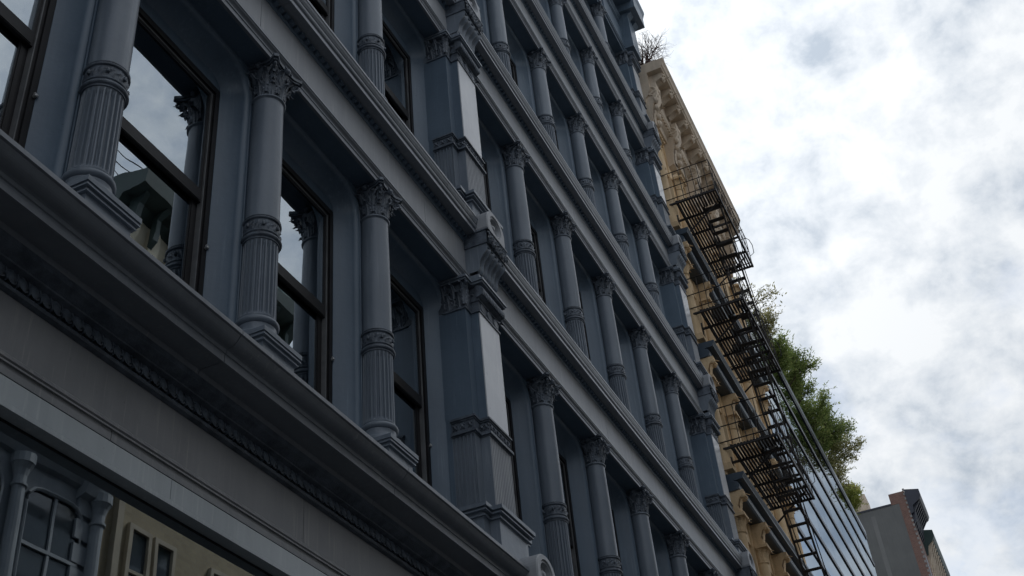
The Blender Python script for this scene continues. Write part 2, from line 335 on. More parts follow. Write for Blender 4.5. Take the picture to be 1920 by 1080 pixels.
def capital_mesh():
    mb = MB()
    bell = lambda z: 0.118+0.05*(z/0.32)**2.2
    mb.lathe([(bell(z), z) for z in (0.012, 0.08, 0.16, 0.22, 0.27, 0.318)], 24)
    for k in range(8):
        a = 2*pi*k/8; n = (math.cos(a), math.sin(a), 0); t = (-n[1], n[0], 0)
        leaf(mb, (0.122*n[0], 0.122*n[1], 0.014), t, n, 0.165, 0.05, 0.042)
        a += pi/8; n = (math.cos(a), math.sin(a), 0); t = (-n[1], n[0], 0)
        leaf(mb, (0.128*n[0], 0.128*n[1], 0.05), t, n, 0.235, 0.046, 0.055)
    for k in range(4):
        a = pi/4+k*pi/2; n = Vector((math.cos(a), math.sin(a), 0)); t = Vector((-n[1], n[0], 0))
        volute(mb, n*0.222+Vector((0, 0, 0.272)), n, 0.046, 0.017)
        for s_ in (-1, 1):
            mb.tube([n*0.13+t*0.06*s_+Vector((0, 0, 0.15)), n*0.15+t*0.045*s_+Vector((0, 0, 0.24)), n*0.20+t*0.015*s_+Vector((0, 0, 0.31))], [0.010, 0.013, 0.012], 5)
        leaf(mb, n*0.165+Vector((0, 0, 0.13)), t, n, 0.15, 0.03, 0.055)
        a = k*pi/2; n = Vector((math.cos(a), math.sin(a), 0)); t = Vector((-n[1], n[0], 0))
        mb.blob(n*0.172+Vector((0, 0, 0.335)), 0.035, 0.035, 0.035, 8, 5)
        for s_ in (-1, 1): volute(mb, n*0.155+t*0.05*s_+Vector((0, 0, 0.265)), t*s_*-1, 0.028, 0.010)
        for q in range(5): mb.blob(n*0.19+t*(0.02*(q-2))+Vector((0, 0, 0.335+0.012*math.cos(q*2.2))), 0.011, 0.011, 0.014, 5, 4)
    def conc(c, s_):
        pts = []
        for k in range(4):
            a = k*pi/2; ca, sa = math.cos(a), math.sin(a)
            for x, y in [(-c, -c+0.028), (-c+0.028, -c), (-c*0.55, -(c-s_*0.75)), (0, -(c-s_)), (c*0.55, -(c-s_*0.75)), (c-0.028, -c)]:
                pts.append((x*ca-y*sa, x*sa+y*ca))
        return pts
    mb.prismz(conc(0.196, 0.045), 0.316, 0.336); mb.prismz(conc(0.212, 0.045), 0.336, 0.368)
    return mb.mesh('capital', IRONR)
CAP = capital_mesh(); BAND_M = band_mesh(); BASE = base_mesh()

# ---- window surround with rounded head and bull-nosed edge
def surround_mesh(wd, h, rad=0.26, ext=0.17, top=0.075):
    path = []; hw = wd/2
    path += [(-hw, 0.0, -1, 0), (-hw, h-rad, -1, 0)]
    for i in range(1, 9):
        a = pi-i/8*pi/2; path.append((-hw+rad+rad*math.cos(a), h-rad+rad*math.sin(a), math.cos(a), math.sin(a)))
    for i in range(0, 9):
        a = pi/2-i/8*pi/2; path.append((hw-rad+rad*math.cos(a), h-rad+rad*math.sin(a), math.cos(a), math.sin(a)))
    path += [(hw, 0.0, 1, 0)]
    prof = [(-0.105, 0.42), (-0.105, 0.292), (-0.10, 0.288), (0.0, 0.165)]+[(0.045*(1-math.cos(a)), 0.165-0.065*math.sin(a)) for a in (pi/8, pi/4, 3*pi/8, pi/2)]+[(0.052, 0.108), (0.062, 0.108), (0.066, 0.1)]
    rows = []
    for x, z, nx, nz in path:
        row = [(x+nx*o, y, z+nz*o) for o, y in prof]
        # outer limit: rectangle
        X, Z = hw+ext, h+top
        k = min([(X-abs(x))/abs(nx) if abs(nx) > 1e-6 else 9, (Z-z)/nz if nz > 1e-6 else 9])
        row.append((x+nx*k, 0.1, z+nz*k)); rows.append(row)
    mb = MB(); mb.grid(rows, True)
    mb.box(-hw+0.02, hw-0.02, 0.2935, 0.45, h-0.225, h-0.0)
    # square the outer corners
    X, Z = hw+ext, h+top
    for s_ in (-1, 1):
        pts = [r_[-1] for r_ in rows if (r_[-1][0]*s_ > 0)]
        pts = [p for p in pts]
        for a, b in zip(pts, pts[1:]):
            if abs(a[0]-b[0]) > 1e-6 and abs(a[2]-b[2]) > 1e-6: mb.add([a, b, (s_*X, 0.1, Z)], [(0, 1, 2)])
    return mb.mesh('window_surround', IRON)
def ring_box(mb, x0, x1, z0, z1, t, y0, y1, tb=None):
    tb = tb or t
    mb.box(x0, x0+t, y0, y1, z0, z1); mb.box(x1-t, x1, y0, y1, z0, z1)
    mb.box(x0+t, x1-t, y0, y1, z1-t, z1); mb.box(x0+t, x1-t, y0, y1, z0, z0+tb)

CURTM = mat('curtain_cloth', (0.60, 0.64, 0.60), (0.50, 0.54, 0.51), 0.9, 2, spec=0.2)
CCH = {}
def curtain(h):
    k = round(h, 2)
    if k not in CCH:
        rows = [[(-0.42+0.84*i/60, 0.56+0.03*math.sin(i*1.25)+0.012*math.sin(i*3.1+j), 0.1+(h-0.3)*j/6) for i in range(61)] for j in range(7)]
        CCH[k] = MB().grid(rows, True).mesh('curtain', CURTM)
    return CCH[k]
def build_windows():
    cache = {}
    for k, (sill, zt, za) in enumerate(ST):
        dz = za-A1; top = 9.22+dz; h = top-sill-0.0
        edges = []
        for i in range(-2, 7):
            if i == 2: continue
            edges.append((cx(i)+0.17, cx(i+1)-0.17, 0.17, 0.17))
        for p, a, b in ((P0, None, cx(-2)), (P1, cx(2), cx(3)), (P2, cx(7), None)):
            if a: edges.append((a+0.17, p-0.39, 0.17, 0.0))
            if b: edges.append((p+0.39, b-0.17, 0.0, 0.17))
        for x0, x1, ea, eb in edges:
            wd = x1-x0; key = (k, round(wd, 2))
            rail = sill + (7.77-6.0)/(9.22-6.0)*h
            if key not in cache:
                hw = wd/2
                ht = h-0.226; f0 = hw-0.095
                fr = MB(); ring_box(fr, -f0, f0, 0.05, ht, 0.060, 0.296, 0.44, 0.12)
                ring_box(fr, -f0+0.0602, f0-0.0602, 0.16, ht-0.0602, 0.028, 0.312, 0.44)
                bd = MB(); ring_box(bd, -f0+0.0885, f0-0.0885, 0.17, ht-0.0885, 0.010, 0.306, 0.44)
                rz = rail-sill; f1 = f0-0.099
                us = MB(); ring_box(us, -f1, f1, rz-0.06, ht-0.099, 0.022, 0.318, 0.348, 0.125)
                us.box(-f1+0.0225, f1-0.0225, 0.312, 0.3175, rz-0.052, rz+0.03)
                ls = MB(); ring_box(ls, -f1, f1, 0.18, rz+0.06, 0.060, 0.352, 0.392, 0.09)
                ring_box(ls, -f1+0.0602, f1-0.0602, 0.268, rz-0.0005, 0.010, 0.358, 0.385)
                up = MB().box(-f1+0.021, f1-0.021, 0.328, 0.334, rz+0.06, ht-0.12)
                lp = MB().box(-f1+0.069, f1-0.069, 0.366, 0.372, 0.275, rz)
                bl = MB(); bl.tube([(0, 0.295, 0), (0, 0.27, 0), (0, 0.265, 0.0)], [0.013, 0.012, 0.007], 7); bl.box(-0.014, 0.014, 0.272, 0.284, -0.004, 0.02)
                cache[key] = (surround_mesh(wd, h), fr.mesh('window_frame', SASH), bd.mesh('sash_bead', BEADM), us.mesh('upper_sash', SASH), ls.mesh('lower_sash', SASH),
                              up.mesh('upper_pane', GLASS), lp.mesh('lower_pane', GLASS), bl.mesh('anchor_bolt', BOLT), hw)
            sm_, fm, bdm, um, lm, upm, lpm, blm, hw = cache[key]
            L = ((x0+x1)/2, 0, sill)
            obj('window_surround', sm_, B, L)
            wi = obj('window', fm, B, L)
            obj('sash_bead', bdm, wi, L); obj('upper_sash', um, wi, L); obj('lower_sash', lm, wi, L)
            obj('pane', upm, wi, L); obj('pane', lpm, wi, L)
            if k < 3: obj('curtain', curtain(h), wi, (L[0]+hw*0.42+random.uniform(-.12, .12), 0, sill))
            for s_ in (-1, 1): obj('anchor_bolt', blm, wi, (L[0]+s_*(hw-0.118), 0.003, sill+1.30*h/3.22))
def build_columns():
    for k, (sill, zt, za) in enumerate(ST):
        zb = zt-(0.77 if k == 0 else 0.72); ztop = zb-0.207; ph = max(0.12, ztop-sill+0.03)
        fm = flute_mesh(zt-0.033-(zb+0.034)); pm = plinth_mesh(ph); z2 = zt+0.198; sm_ = shaft_mesh(za-z2)
        for x in COLS:
            c = obj('column', sm_, B, (x, 0, z2))
            obj('fluted_drum', fm, c, (x, 0, zb+0.034), rotz=random.uniform(0, 6)); obj('ornament_band', BAND_M, c, (x, 0, zt), rotz=random.uniform(0, 6)); obj('column_base', BASE, c, (x, 0, zb))
            obj('plinth', pm, c, (x, 0, ztop)); obj('capital', CAP, c, (x, 0, za), rotz=random.randint(0, 3)*pi/2+random.gauss(0, 0.006))

# ---- pilasters
def fluted_face(mb, x0, x1, y, z0, z1, n, axis='x', dep=0.020):
    # grooves cut in a face looking to -y (axis x) or to -x (axis y)
    L = x1-x0; pts = []
    m0 = 0.10*L/n
    for i in range(n):
        a = x0+L*i/n; wd = L/n
        pts.append((a, 0)); pts.append((a+wd*0.17, 0))
        for q in (0.2, 0.4, 0.6, 0.8): pts.append((a+wd*(0.17+0.66*q), dep*math.sin(pi*q)**0.5))
        pts.append((a+wd*0.83, 0))
    pts.append((x1, 0))
    rows = []
    for z, e in ((z0, 0), (z0+0.03, 1), (z1-0.03, 1), (z1, 0)):
        rows.append([((s_, y+dd*e, z) if axis == 'x' else (y+dd*e, s_, z)) for s_, dd in pts])
    if axis == 'y': rows = [r_[::-1] for r_ in rows]
    mb.grid(rows, False)
def outline(f, ff, g, gg, back=0.1):      # stepped pilaster plan: front half f at y=-ff, back half g at y=-gg
    return [(-g, back), (-g, -gg), (-f, -gg), (-f, -ff), (f, -ff), (f, -gg), (g, -gg), (g, back)]
def pil_meshes(k):
    sill, zt, za = ST[k]
    zb = zt-(0.77 if k == 0 else 0.72); pt = zb-0.10
    out = []
    # plinth with steps, local z absolute
    mb = MB(); z = pt
    mb.prismz(outline(0.285, 0.285, 0.425, 0.185), pt-0.0, pt+0.05)
    for e, dz_ in ((0.085, 0.04), (0.055, 0.018), (0.07, 0.014), (0.03, 0.03), (0.045, 0.014), (0.02, max(0.05, pt-0.116-sill+0.03))):
        mb.prismz(outline(0.31+e, 0.29+e, 0.45+e, 0.19+e), z-dz_, z); z -= dz_
    out.append(('pilaster_plinth', mb.mesh('pilaster_plinth', IRONC)))
    # fluted lower part
    mb = MB(); z0, z1 = pt+0.05, zt-0.03
    mb.prismz([(-0.232, -0.222), (0.232, -0.222), (0.232, 0.1), (-0.232, 0.1)], z0, z1)
    ff = MB(); fluted_face(ff, -0.25, 0.25, -0.25, z0, z1, 12); out.append(('fluted_front', ff.mesh('fluted_front', FRIEZE)))  # paler than the flanks: light on the front put into its colour
    for s_ in (-1, 1):
        mb.add([(s_*0.25, -0.25, z0), (s_*0.25, -0.15, z0), (s_*0.25, -0.15, z1), (s_*0.25, -0.25, z1)], [(0, 1, 2, 3)] if s_ > 0 else [(3, 2, 1, 0)])
        mb.add([(s_*0.25, -0.15, z0), (s_*0.39, -0.15, z0), (s_*0.39, -0.15, z1), (s_*0.25, -0.15, z1)], [(0, 1, 2, 3)] if s_ > 0 else [(3, 2, 1, 0)])
    fluted_face(mb, -0.15, 0.1, -0.39, z0, z1, 6, 'y')
    rows = []; 
    mb2 = MB(); fluted_face(mb2, -0.15, 0.1, -0.39, z0, z1, 6, 'y'); mb.add([(-x, y, zq) for x, y, zq in mb2.v], [f[::-1] for f in mb2.f])
    out.append(('fluted_pier', mb.mesh('fluted_pier', IRONC)))
    # band: torus, relief, torus
    mb = MB()
    for a, b, e in ((-0.035, -0.02, 0.006), (-0.02, 0.008, 0.028), (0.008, 0.024, 0.012), (0.024, 0.128, 0.0015), (0.128, 0.145, 0.012), (0.145, 0.165, 0.026), (0.165, 0.18, 0.010)):
        mb.prismz(outline(0.25+e, 0.25+e, 0.39+e, 0.15+e), zt+a, zt+b)
    def relief(o, t, n, L):
        cnt = max(2, round(L/0.085))
        for i in range(cnt):
            p = Vector(o)+Vector(t)*(L*(i+0.5)/cnt)
            nn = Vector(n)
            mb.blob(p+nn*0.006+Vector((0, 0, 0.0)), 0.016, 0.016, 0.020, 6, 4)
            for q in range(4):
                a = pi/4+q*pi/2
                mb.blob(p+nn*0.003+Vector(t)*(0.024*math.cos(a))+Vector((0, 0, 0.030*math.sin(a))), 0.012, 0.012, 0.014, 5, 4)
    zc = zt+0.076
    relief((-0.25, -0.252, zc), (1, 0, 0), (0, -1, 0), 0.5)
    for s_ in (-1, 1):
        relief((s_*0.392, -0.15, zc), (0, 1, 0), (s_, 0, 0), 0.25); relief((s_*0.252, -0.25, zc), (0, 1, 0), (s_, 0, 0), 0.1)
    out.append(('ornament_band', mb.mesh('ornament_band', IRONR)))
    # plain shaft
    z0, z1 = zt+0.18, za-0.03
    mb = MB(); mb.prismz(outline(0.25, 0.24, 0.39, 0.15, 0.40), z0, z1)
    out.append(('pilaster_shaft', mb.mesh('pilaster_shaft', IRON)))
    mb = MB(); mb.box(-0.246, 0.246, -0.253, -0.2405, z0+0.004, z1-0.004)
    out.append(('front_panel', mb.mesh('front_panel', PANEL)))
    # lower pier core to the wall
    mb = MB(); mb.box(-0.389, 0.389, 0.1005, 0.40, sill, zt+0.179)
    out.append(('pier_core', mb.mesh('pier_core', IRON)))
    # capital
    mb = MB(); zz0 = za-0.03
    mb.prismz(outline(0.265, 0.265, 0.405, 0.165), zz0, zz0+0.022)
    mb.prismz(outline(0.25, 0.25, 0.39, 0.15, 0.40), zz0+0.022, za+0.31)
    mb.box(-0.262, 0.262, -0.262, -0.15, za+0.115, za+0.145)
    # discs panel
    for i in range(3):
        c = (-0.165+0.165*i, -0.25, za+0.055)
        v = [(c[0], c[1]-0.014, c[2])]+[(c[0]+r_*math.cos(a), c[1]-dd, c[2]+r_*0.95*math.sin(a)) for r_, dd in ((0.045, 0.012), (0.055, 0.014), (0.062, 0.0)) for a in [2*pi*q/16 for q in range(16)]]
        f = [(0, 1+(q+1) % 16, 1+q) for q in range(16)]+[(1+l*16+q, 1+l*16+(q+1) % 16, 1+(l+1)*16+(q+1) % 16, 1+(l+1)*16+q) for l in (0, 1) for q in range(16)]
        mb.add(v, [g_[::-1] for g_ in f])
    # egg cushion
    prof = ccw([(-0.24, za+0.145)]+[(-0.255-0.075*math.sin(a), za+0.225-0.075*math.cos(a)) for a in [pi*q/8 for q in range(9)]]+[(-0.24, za+0.30)])
    mb.prism(prof, -0.28, 0.28)
    for i in range(15):
        mb.blob((-0.266+0.038*i, -0.318, za+0.205), 0.015, 0.02, 0.05, 6, 4)
    # acanthus on the flanks
    for s_ in (-1, 1):
        for q in range(2): leaf(mb, (s_*0.39, -0.09+0.125*q, zz0+0.02), (0, s_*-1, 0), (s_, 0, 0), 0.19, 0.055, 0.05)
        for q in range(3): leaf(mb, (s_*0.39, -0.145+0.115*q, zz0+0.06), (0, s_*-1, 0), (s_, 0, 0), 0.27, 0.045, 0.06)
        leaf(mb, (s_*0.32, -0.15, zz0+0.02), (s_, 0, 0), (0, -1, 0), 0.19, 0.05, 0.045)
        nd = Vector((s_*0.7, -0.7, 0)); volute(mb, (s_*0.435, -0.195, za+0.265), nd, 0.042, 0.016); leaf(mb, (s_*0.395, -0.155, zz0+0.05), (0.7*s_, 0.7, 0), nd, 0.25, 0.05, 0.06)
        volute(mb, (s_*0.435, 0.05, za+0.265), Vector((s_, 0, 0)), 0.038, 0.015)
    out.append(('pilaster_capital', mb.mesh('pilaster_capital', IRONR)))
    mb = MB()
    mb.prismz(outline(0.305, 0.335, 0.45, 0.205), za+0.31, za+0.335); mb.prismz(outline(0.32, 0.35, 0.465, 0.22), za+0.335, za+0.365)
    mb.box(-0.29, 0.29, -0.30, -0.13, za+0.3655, za+0.44)
    out.append(('pilaster_abacus', mb.mesh('pilaster_abacus', IRONC)))
    return out
def console_mesh():
    # local z measured from 9.36; y world
    mb = MB(); hw = 0.235
    curve = [(-0.275, 0.085), (-0.292, 0.10), (-0.300, 0.13), (-0.302, 0.17), (-0.312, 0.22), (-0.335, 0.265), (-0.370, 0.30), (-0.402, 0.335), (-0.412, 0.37), (-0.405, 0.395)]
    nf = 5; rows = []
    for y, z in curve:
        row = []
        for i in range(nf*6+1):
            ph = (i % 6)/6; e = 0.026*math.sin(pi*ph)**0.7 if i % 6 else 0
            row.append((-hw+2*hw*i/(nf*6), y+e, z+e*0.4))
        rows.append(row)
    mb.grid(rows, True)
    prof = [(-0.12, 0.085)]+curve+[(-0.36, 0.40), (-0.36, 0.60), (-0.12, 0.60)]
    for s_ in (-1, 1):
        v = [(s_*hw, y, z) for y, z in prof]; n = len(v); mb.add(v, [tuple(range(n)) if s_ < 0 else tuple(range(n-1, -1, -1))])
    mb.box(-hw+0.001, hw-0.001, -0.40, -0.12, 0.397, 0.43)
    return mb.mesh('console', IRONC)
def leafblock_mesh():
    mb = MB(); hw = 0.25; rows = []
    for j in range(13):
        v = j/12; row = []
        for i in range(41):
            u = i/40; b = 0.016*math.sin(u*44+3*math.sin(v*7))*math.sin(v*9+u*5)+0.008*math.sin(u*90+v*30)
            row.append((-hw+2*hw*u, -0.425-0.018*math.sin(pi*v)-max(-0.008, b), 0.43+0.175*v))
        rows.append(row)
    mb.grid(rows, True); mb.box(-hw, hw, -0.415, -0.12, 0.4305, 0.604)
    mb.box(-hw-0.012, hw+0.012, -0.448, -0.12, 0.6045, 0.622)
    return mb.mesh('leaf_block', IRONR)
def plaque_mesh(depth=0.24):
    mb = MB(); hw, hh = 0.235, 0.16; n = 40
    def outer(a):
        x, z = math.cos(a), math.sin(a)
        if z >= 0: return (hw*x, hh+0.20*z)
        k = min(hw/abs(x) if abs(x) > 1e-5 else 9, hh/abs(z) if abs(z) > 1e-5 else 9); return (x*k, hh+z*k)
    O = [outer(2*pi*i/n) for i in range(n)]
    def ring(rx, rz, y): return [(rx*math.cos(2*pi*i/n), y, hh+0.015+rz*math.sin(2*pi*i/n)) for i in range(n)]
    rings = [[(x, depth, z) for x, z in O], [(x, 0.012, z) for x, z in O], [(x*0.95, 0.0, hh+(z-hh)*0.95) for x, z in O], ring(0.155, 0.135, 0.0), ring(0.145, 0.125, 0.016), ring(0.125, 0.108, 0.012), ring(0.105, 0.092, 0.055), ring(0.05, 0.05, 0.05), ring(0.02, 0.02, 0.02)]
    v = [p for r_ in rings for p in r_]; f = []
    for j in range(len(rings)-1):
        for i in range(n): f.append((j*n+i, j*n+(i+1) % n, (j+1)*n+(i+1) % n, (j+1)*n+i))
    f.append(tuple((len(rings)-1)*n+i for i in range(n))); f.append(tuple(range(n-1, -1, -1)))
    mb.add(v, f, False)
    return mb.mesh('oval_plaque', FRIEZE)
def build_pilasters():
    CON = console_mesh(); LB = leafblock_mesh(); PL = plaque_mesh()
    for k in range(5):
        ms = pil_meshes(k); za = ST[k][2]; dz = za-A1
        for x in (P0, P1, P2):
            root = None
            for nm, me in ms:
                if root is None: root = obj('pilaster', [q for q in ms if q[0] == 'pilaster_shaft'][0][1], B, (x, 0, 0))
                if nm != 'pilaster_shaft': obj(nm, me, root, (x, 0, 0))
            if k < 4:
                obj('console', CON, root, (x, 0, 9.36+dz)); obj('leaf_block', LB, root, (x, 0, 9.36+dz))
                obj('oval_plaque', PL, root, (x, -0.44, 9.985+dz))
    for x in (P0, P1, P2):
        s_ = part('shop_pier', MB().prismz(outline(0.30, 0.16, 0.42, 0.10, 0.38), 0.13, 5.05), IRON, B, (x, 0, 0))
        part('pier_base', MB().prismz(outline(0.33, 0.19, 0.45, 0.13, 0.40), 0.13, 0.75), IRON, s_, (x, 0, 0))
        pr = ccw([(-0.05, 5.05), (-0.19, 5.08), (-0.22, 5.25), (-0.30, 5.42), (-0.44, 5.52), (-0.50, 5.58), (-0.55, 5.62), (-0.55, 5.735), (-0.05, 5.735)])
        c = part('console', MB().prism(pr, -0.26, 0.26), IRON, s_, (x, 0, 0))
        obj('oval_plaque', plaque_mesh(0.34), s_, (x, -0.60, 5.74))

# ---- entablatures
def build_entablatures():
    JX = [XL]+[p for p in (cx(-1)-0.5, cx(1)-0.35, cx(2)+0.85, cx(4)+0.4, cx(6)-0.3)]+[XR]
    for k in range(4):
        dz = ST[k][2]-A1
        Z = lambda z: z+dz
        arch = ccw([(-0.10, Z(9.285)), (-0.13, Z(9.285)), (-0.13, Z(9.335)), (-0.137, Z(9.337)), (-0.137, Z(9.362)), (-0.146, Z(9.372)), (-0.160, Z(9.382)), (-0.166, Z(9.395)), (-0.172, Z(9.397)), (-0.172, Z(9.428)), (-0.10, Z(9.436))])
        e = part('architrave', MB().prism(arch, XL, XR), IRON_LIT, B, (0, 0, 0))
        part('soffit_panel', MB().box(XL+0.002, XR-0.002, -0.0995, 0.42, Z(9.288), Z(9.436)), IRON, e, (0, 0, 0))  # split off in the darker paint, so its shade is in the colour
        core = MB().box(XL+0.003, XR-0.003, -0.10, 0.42, Z(9.437), Z(9.97))
        en = part('entablature', core, IRON, B, (0, 0, 0))
        for a, b in zip(JX, JX[1:]):
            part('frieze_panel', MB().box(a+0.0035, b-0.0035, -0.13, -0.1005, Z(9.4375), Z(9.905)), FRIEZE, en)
        mo = ccw([(-0.1005, Z(9.906)), (-0.135, Z(9.906)), (-0.142, Z(9.92)), (-0.150, Z(9.925)), (-0.150, Z(9.972)), (-0.1005, Z(9.972))])
        part('dentil_bed', MB().prism(mo, XL, XR), IRON, en)
        mb = MB(); n = int((XR-XL)/0.0842)
        for i in range(n):
            x = XL+0.02+i*0.0842; mb.box(x, x+0.048, -0.188, -0.1503, Z(9.930), Z(9.9685))
        part('dentil_course', mb, IRON, en, kind='stuff')
        cor = ccw([(0.42, Z(9.9725)), (-0.268, Z(9.9725)), (-0.268, Z(9.962)), (-0.288, Z(9.962)), (-0.288, Z(10.008)), (-0.293, Z(10.012)), (-0.281, Z(10.022)), (-0.281, Z(10.035))] +
                  [(-0.293-0.0, Z(10.04)), (-0.300, Z(10.052)), (-0.303, Z(10.075)), (-0.296, Z(10.085)), (-0.305, Z(10.092)), (-0.318, Z(10.12)), (-0.325, Z(10.15)), (-0.330, Z(10.152)), (-0.330, Z(10.182)), (-0.31, Z(10.188)), (0.42, Z(10.21))])
        JC = [XL]+[p+0.22 for p in JX[1:-1]]+[XR]
        for a, b in zip(JC, JC[1:]):
            part('cornice_section', MB().prism(cor, a+0.002, b-0.002), IRON_LIT, en)
def roof_cornice():
    dz = ST[4][2]-A1
    Z = lambda z: z+dz
    part('architrave', MB().prism(ccw([(0.42, Z(9.285)), (-0.13, Z(9.285)), (-0.13, Z(9.37)), (-0.172, Z(9.39)), (-0.172, Z(9.428)), (0.42, Z(9.428))]), XL, XR), IRON, B)
    rc = part('roof_cornice', MB().box(XL+0.003, XR-0.003, -0.12, 0.42, Z(9.429), Z(11.3)), FRIEZE, B)
    part('cornice_bed', MB().prism(ccw([(-0.1205, Z(10.55)), (-0.16, Z(10.55)), (-0.17, Z(10.62)), (-0.22, Z(10.66)), (-0.22, Z(10.72)), (-0.1205, Z(10.72))]), XL, XR), IRON, rc)
    part('cornice_crown', MB().prism(ccw([(0.3, Z(11.0)), (-0.60, Z(11.0)), (-0.60, Z(11.12)), (-0.62, Z(11.13)), (-0.64, Z(11.25)), (-0.70, Z(11.42)), (-0.70, Z(11.5)), (-0.5, Z(11.52)), (-0.1, Z(11.9)), (0.3, Z(11.9))]), XL, XR+0.1), IRON, rc)
    bm_ = MB(); bm_.prism(ccw([(-0.121, Z(9.95)), (-0.20, Z(9.98)), (-0.25, Z(10.2)), (-0.27, Z(10.45)), (-0.36, Z(10.6)), (-0.50, Z(10.72)), (-0.56, Z(10.85)), (-0.56, Z(10.998)), (-0.121, Z(10.998))]), -0.11, 0.11)
    bm_.prism(ccw([(-0.24, Z(10.15)), (-0.285, Z(10.2)), (-0.30, Z(10.4)), (-0.27, Z(10.45)), (-0.24, Z(10.40))]), -0.06, 0.06)
    me = bm_.mesh('cornice_bracket', IRON)
    for x in COLS+[P0-0.2, P0+0.2, P1-0.2, P1+0.2, P2-0.2, P2+0.2]: obj('cornice_bracket', me, rc, (x, 0, 0))
    xs = sorted(COLS+[P0, P1, P2])
    for a, b in zip(xs, xs[1:]):
        mb = MB(); mb.box(a+0.32, b-0.32, -0.15, -0.1205, Z(9.6), Z(10.35)); ring_box(mb, a+0.28, b-0.28, Z(9.55), Z(10.4), 0.05, -0.165, -0.1207)
        part('frieze_panel', mb, IRON, rc)
    for x in (P0, P1, P2):
        part('end_block', MB().box(-0.42, 0.42, -0.66, -0.121, Z(10.75), Z(11.65)).box(-0.30, 0.30, -0.40, -0.121, Z(9.5), Z(10.749)), IRON, rc, (x, 0, 0))

def ground_front():
    cor = [(0.42, 6.02), (0.42, 5.69), (-0.20, 5.69), (-0.21, 5.722), (-0.375, 5.722), (-0.375, 5.714), (-0.395, 5.714), (-0.395, 5.772), (-0.404, 5.776), (-0.408, 5.800), (-0.420, 5.806)]
    cor += [(-0.420-0.083*q/8-0.006*math.sin(pi*q/8), 5.806+0.058*q/8-0.012*math.sin(pi*q/8)) for q in range(1, 9)]
    cor += [(-0.507, 5.872), (-0.523, 5.876), (-0.523, 5.908), (-0.50, 5.915)]
    cor = ccw(cor)
    en = part('shop_entablature', MB().box(XL+0.003, XR-0.003, -0.03, 0.42, 4.83, 5.689), IRON, B)
    JC = [XL, 0.1, 2.35, 4.98, 7.15, P1-0.1, 12.3, 14.6, 17.0, 19.4, XR]
    for a, b in zip(JC, JC[1:]): part('cornice_section', MB().prism(cor, a+0.003, b-0.003), IRON_LIT, en)
    bed = ccw([(-0.031, 5.689), (-0.20, 5.689), (-0.20, 5.645), (-0.13, 5.618), (-0.125, 5.612), (-0.085, 5.60), (-0.07, 5.505), (-0.094, 5.503), (-0.103, 5.49), (-0.094, 5.475), (-0.068, 5.468), (-0.031, 5.468)])
    part('bed_moulding', MB().prism(bed, XL, XR), IRONR, en)
    em = MB().blob((0, 0.004, 0.004), 0.031, 0.020, 0.050, 10, 6); em.box(0.038, 0.046, -0.006, 0.03, -0.05, 0.05)
    em.tube([(0.033*math.cos(a), -0.004, 0.053*math.sin(a)) for a in [pi*q/8 for q in range(-8, 1)]], 0.006, 4)
    em = em.mesh('egg_ornament', IRONR)
    n = int((XR-XL-0.1)/0.084)
    for i in range(n):
        o = obj('egg_ornament', em, en, (XL+0.06+0.084*i, -0.096, 5.556)); o.rotation_euler[0] = R(-14)
    JF = [XL, 1.0, 6.42, 9.69, 13.4, 16.9, XR]
    for a, b in zip(JF, JF[1:]): part('frieze_panel', MB().box(a+0.0035, b-0.0035, -0.06, -0.0305, 5.10, 5.4675), SHOPF, en)
    sm1 = ccw([(-0.0305, 5.099), (-0.062, 5.099), (-0.066, 5.118), (-0.088, 5.115), (-0.100, 5.10), (-0.100, 5.082), (-0.086, 5.075), (-0.086, 5.068), (-0.104, 5.062), (-0.104, 5.052), (-0.0305, 5.052)])
    part('shop_moulding', MB().prism(sm1, XL, XR), SHOPF, en)
    JA = [XL, 0.4, 4.42, 7.02, 9.9, 13.6, 17.2, XR]
    for a, b in zip(JA, JA[1:]): part('fascia_panel', MB().box(a+0.003, b-0.003, -0.090, -0.0305, 4.99, 5.0515), SHOPF, en)
    part('shadow_gap', MB().box(XL, XR, -0.070, -0.0305, 4.974, 4.9895), SASH, en)
    JB = [XL, 1.2, 4.95, 8.2, 11.6, 14.9, 18.2, XR]
    for a, b in zip(JB, JB[1:]): part('metal_band', MB().box(a+0.003, b-0.003, -0.100, -0.0305, 4.846, 4.9735), BAND, en)
    part('shadow_gap', MB().box(XL, XR, -0.092, -0.0305, 4.832, 4.8455), SASH, en)
    part('drip_edge', MB().box(XL, XR, -0.118, -0.0305, 4.800, 4.8315), BAND, en)
    # shop windows
    spans = []
    for a, b in ((P0+0.42, P1-0.42), (P1+0.42, P2-0.42)):
        n = 2
        mid = a+(b-a)*0.30 if a < 5 else a+(b-a)*0.5
        spans += [(a, mid), (mid, b)]
    for a, b in spans:
        fr = MB(); fr.box(a+0.002, a+0.052, -0.06, 0.06, 0.62, 4.7995); fr.box(b-0.052, b-0.002, -0.06, 0.06, 0.62, 4.7995); fr.box(a+0.0521, b-0.0521, -0.06, 0.06, 0.62, 0.67); fr.box(a+0.0521, b-0.0521, -0.028, 0.04, 4.789, 4.7995)
        wi = part('shop_window', fr, SASH, B)
        part('pane', MB().box(a+0.052, b-0.052, -0.024, -0.014, 0.672, 4.788), SHOPG, wi)
        part('stall_riser', MB().box(a+0.001, b-0.001, -0.05, 0.06, 0.13, 0.6195), IRON, wi)
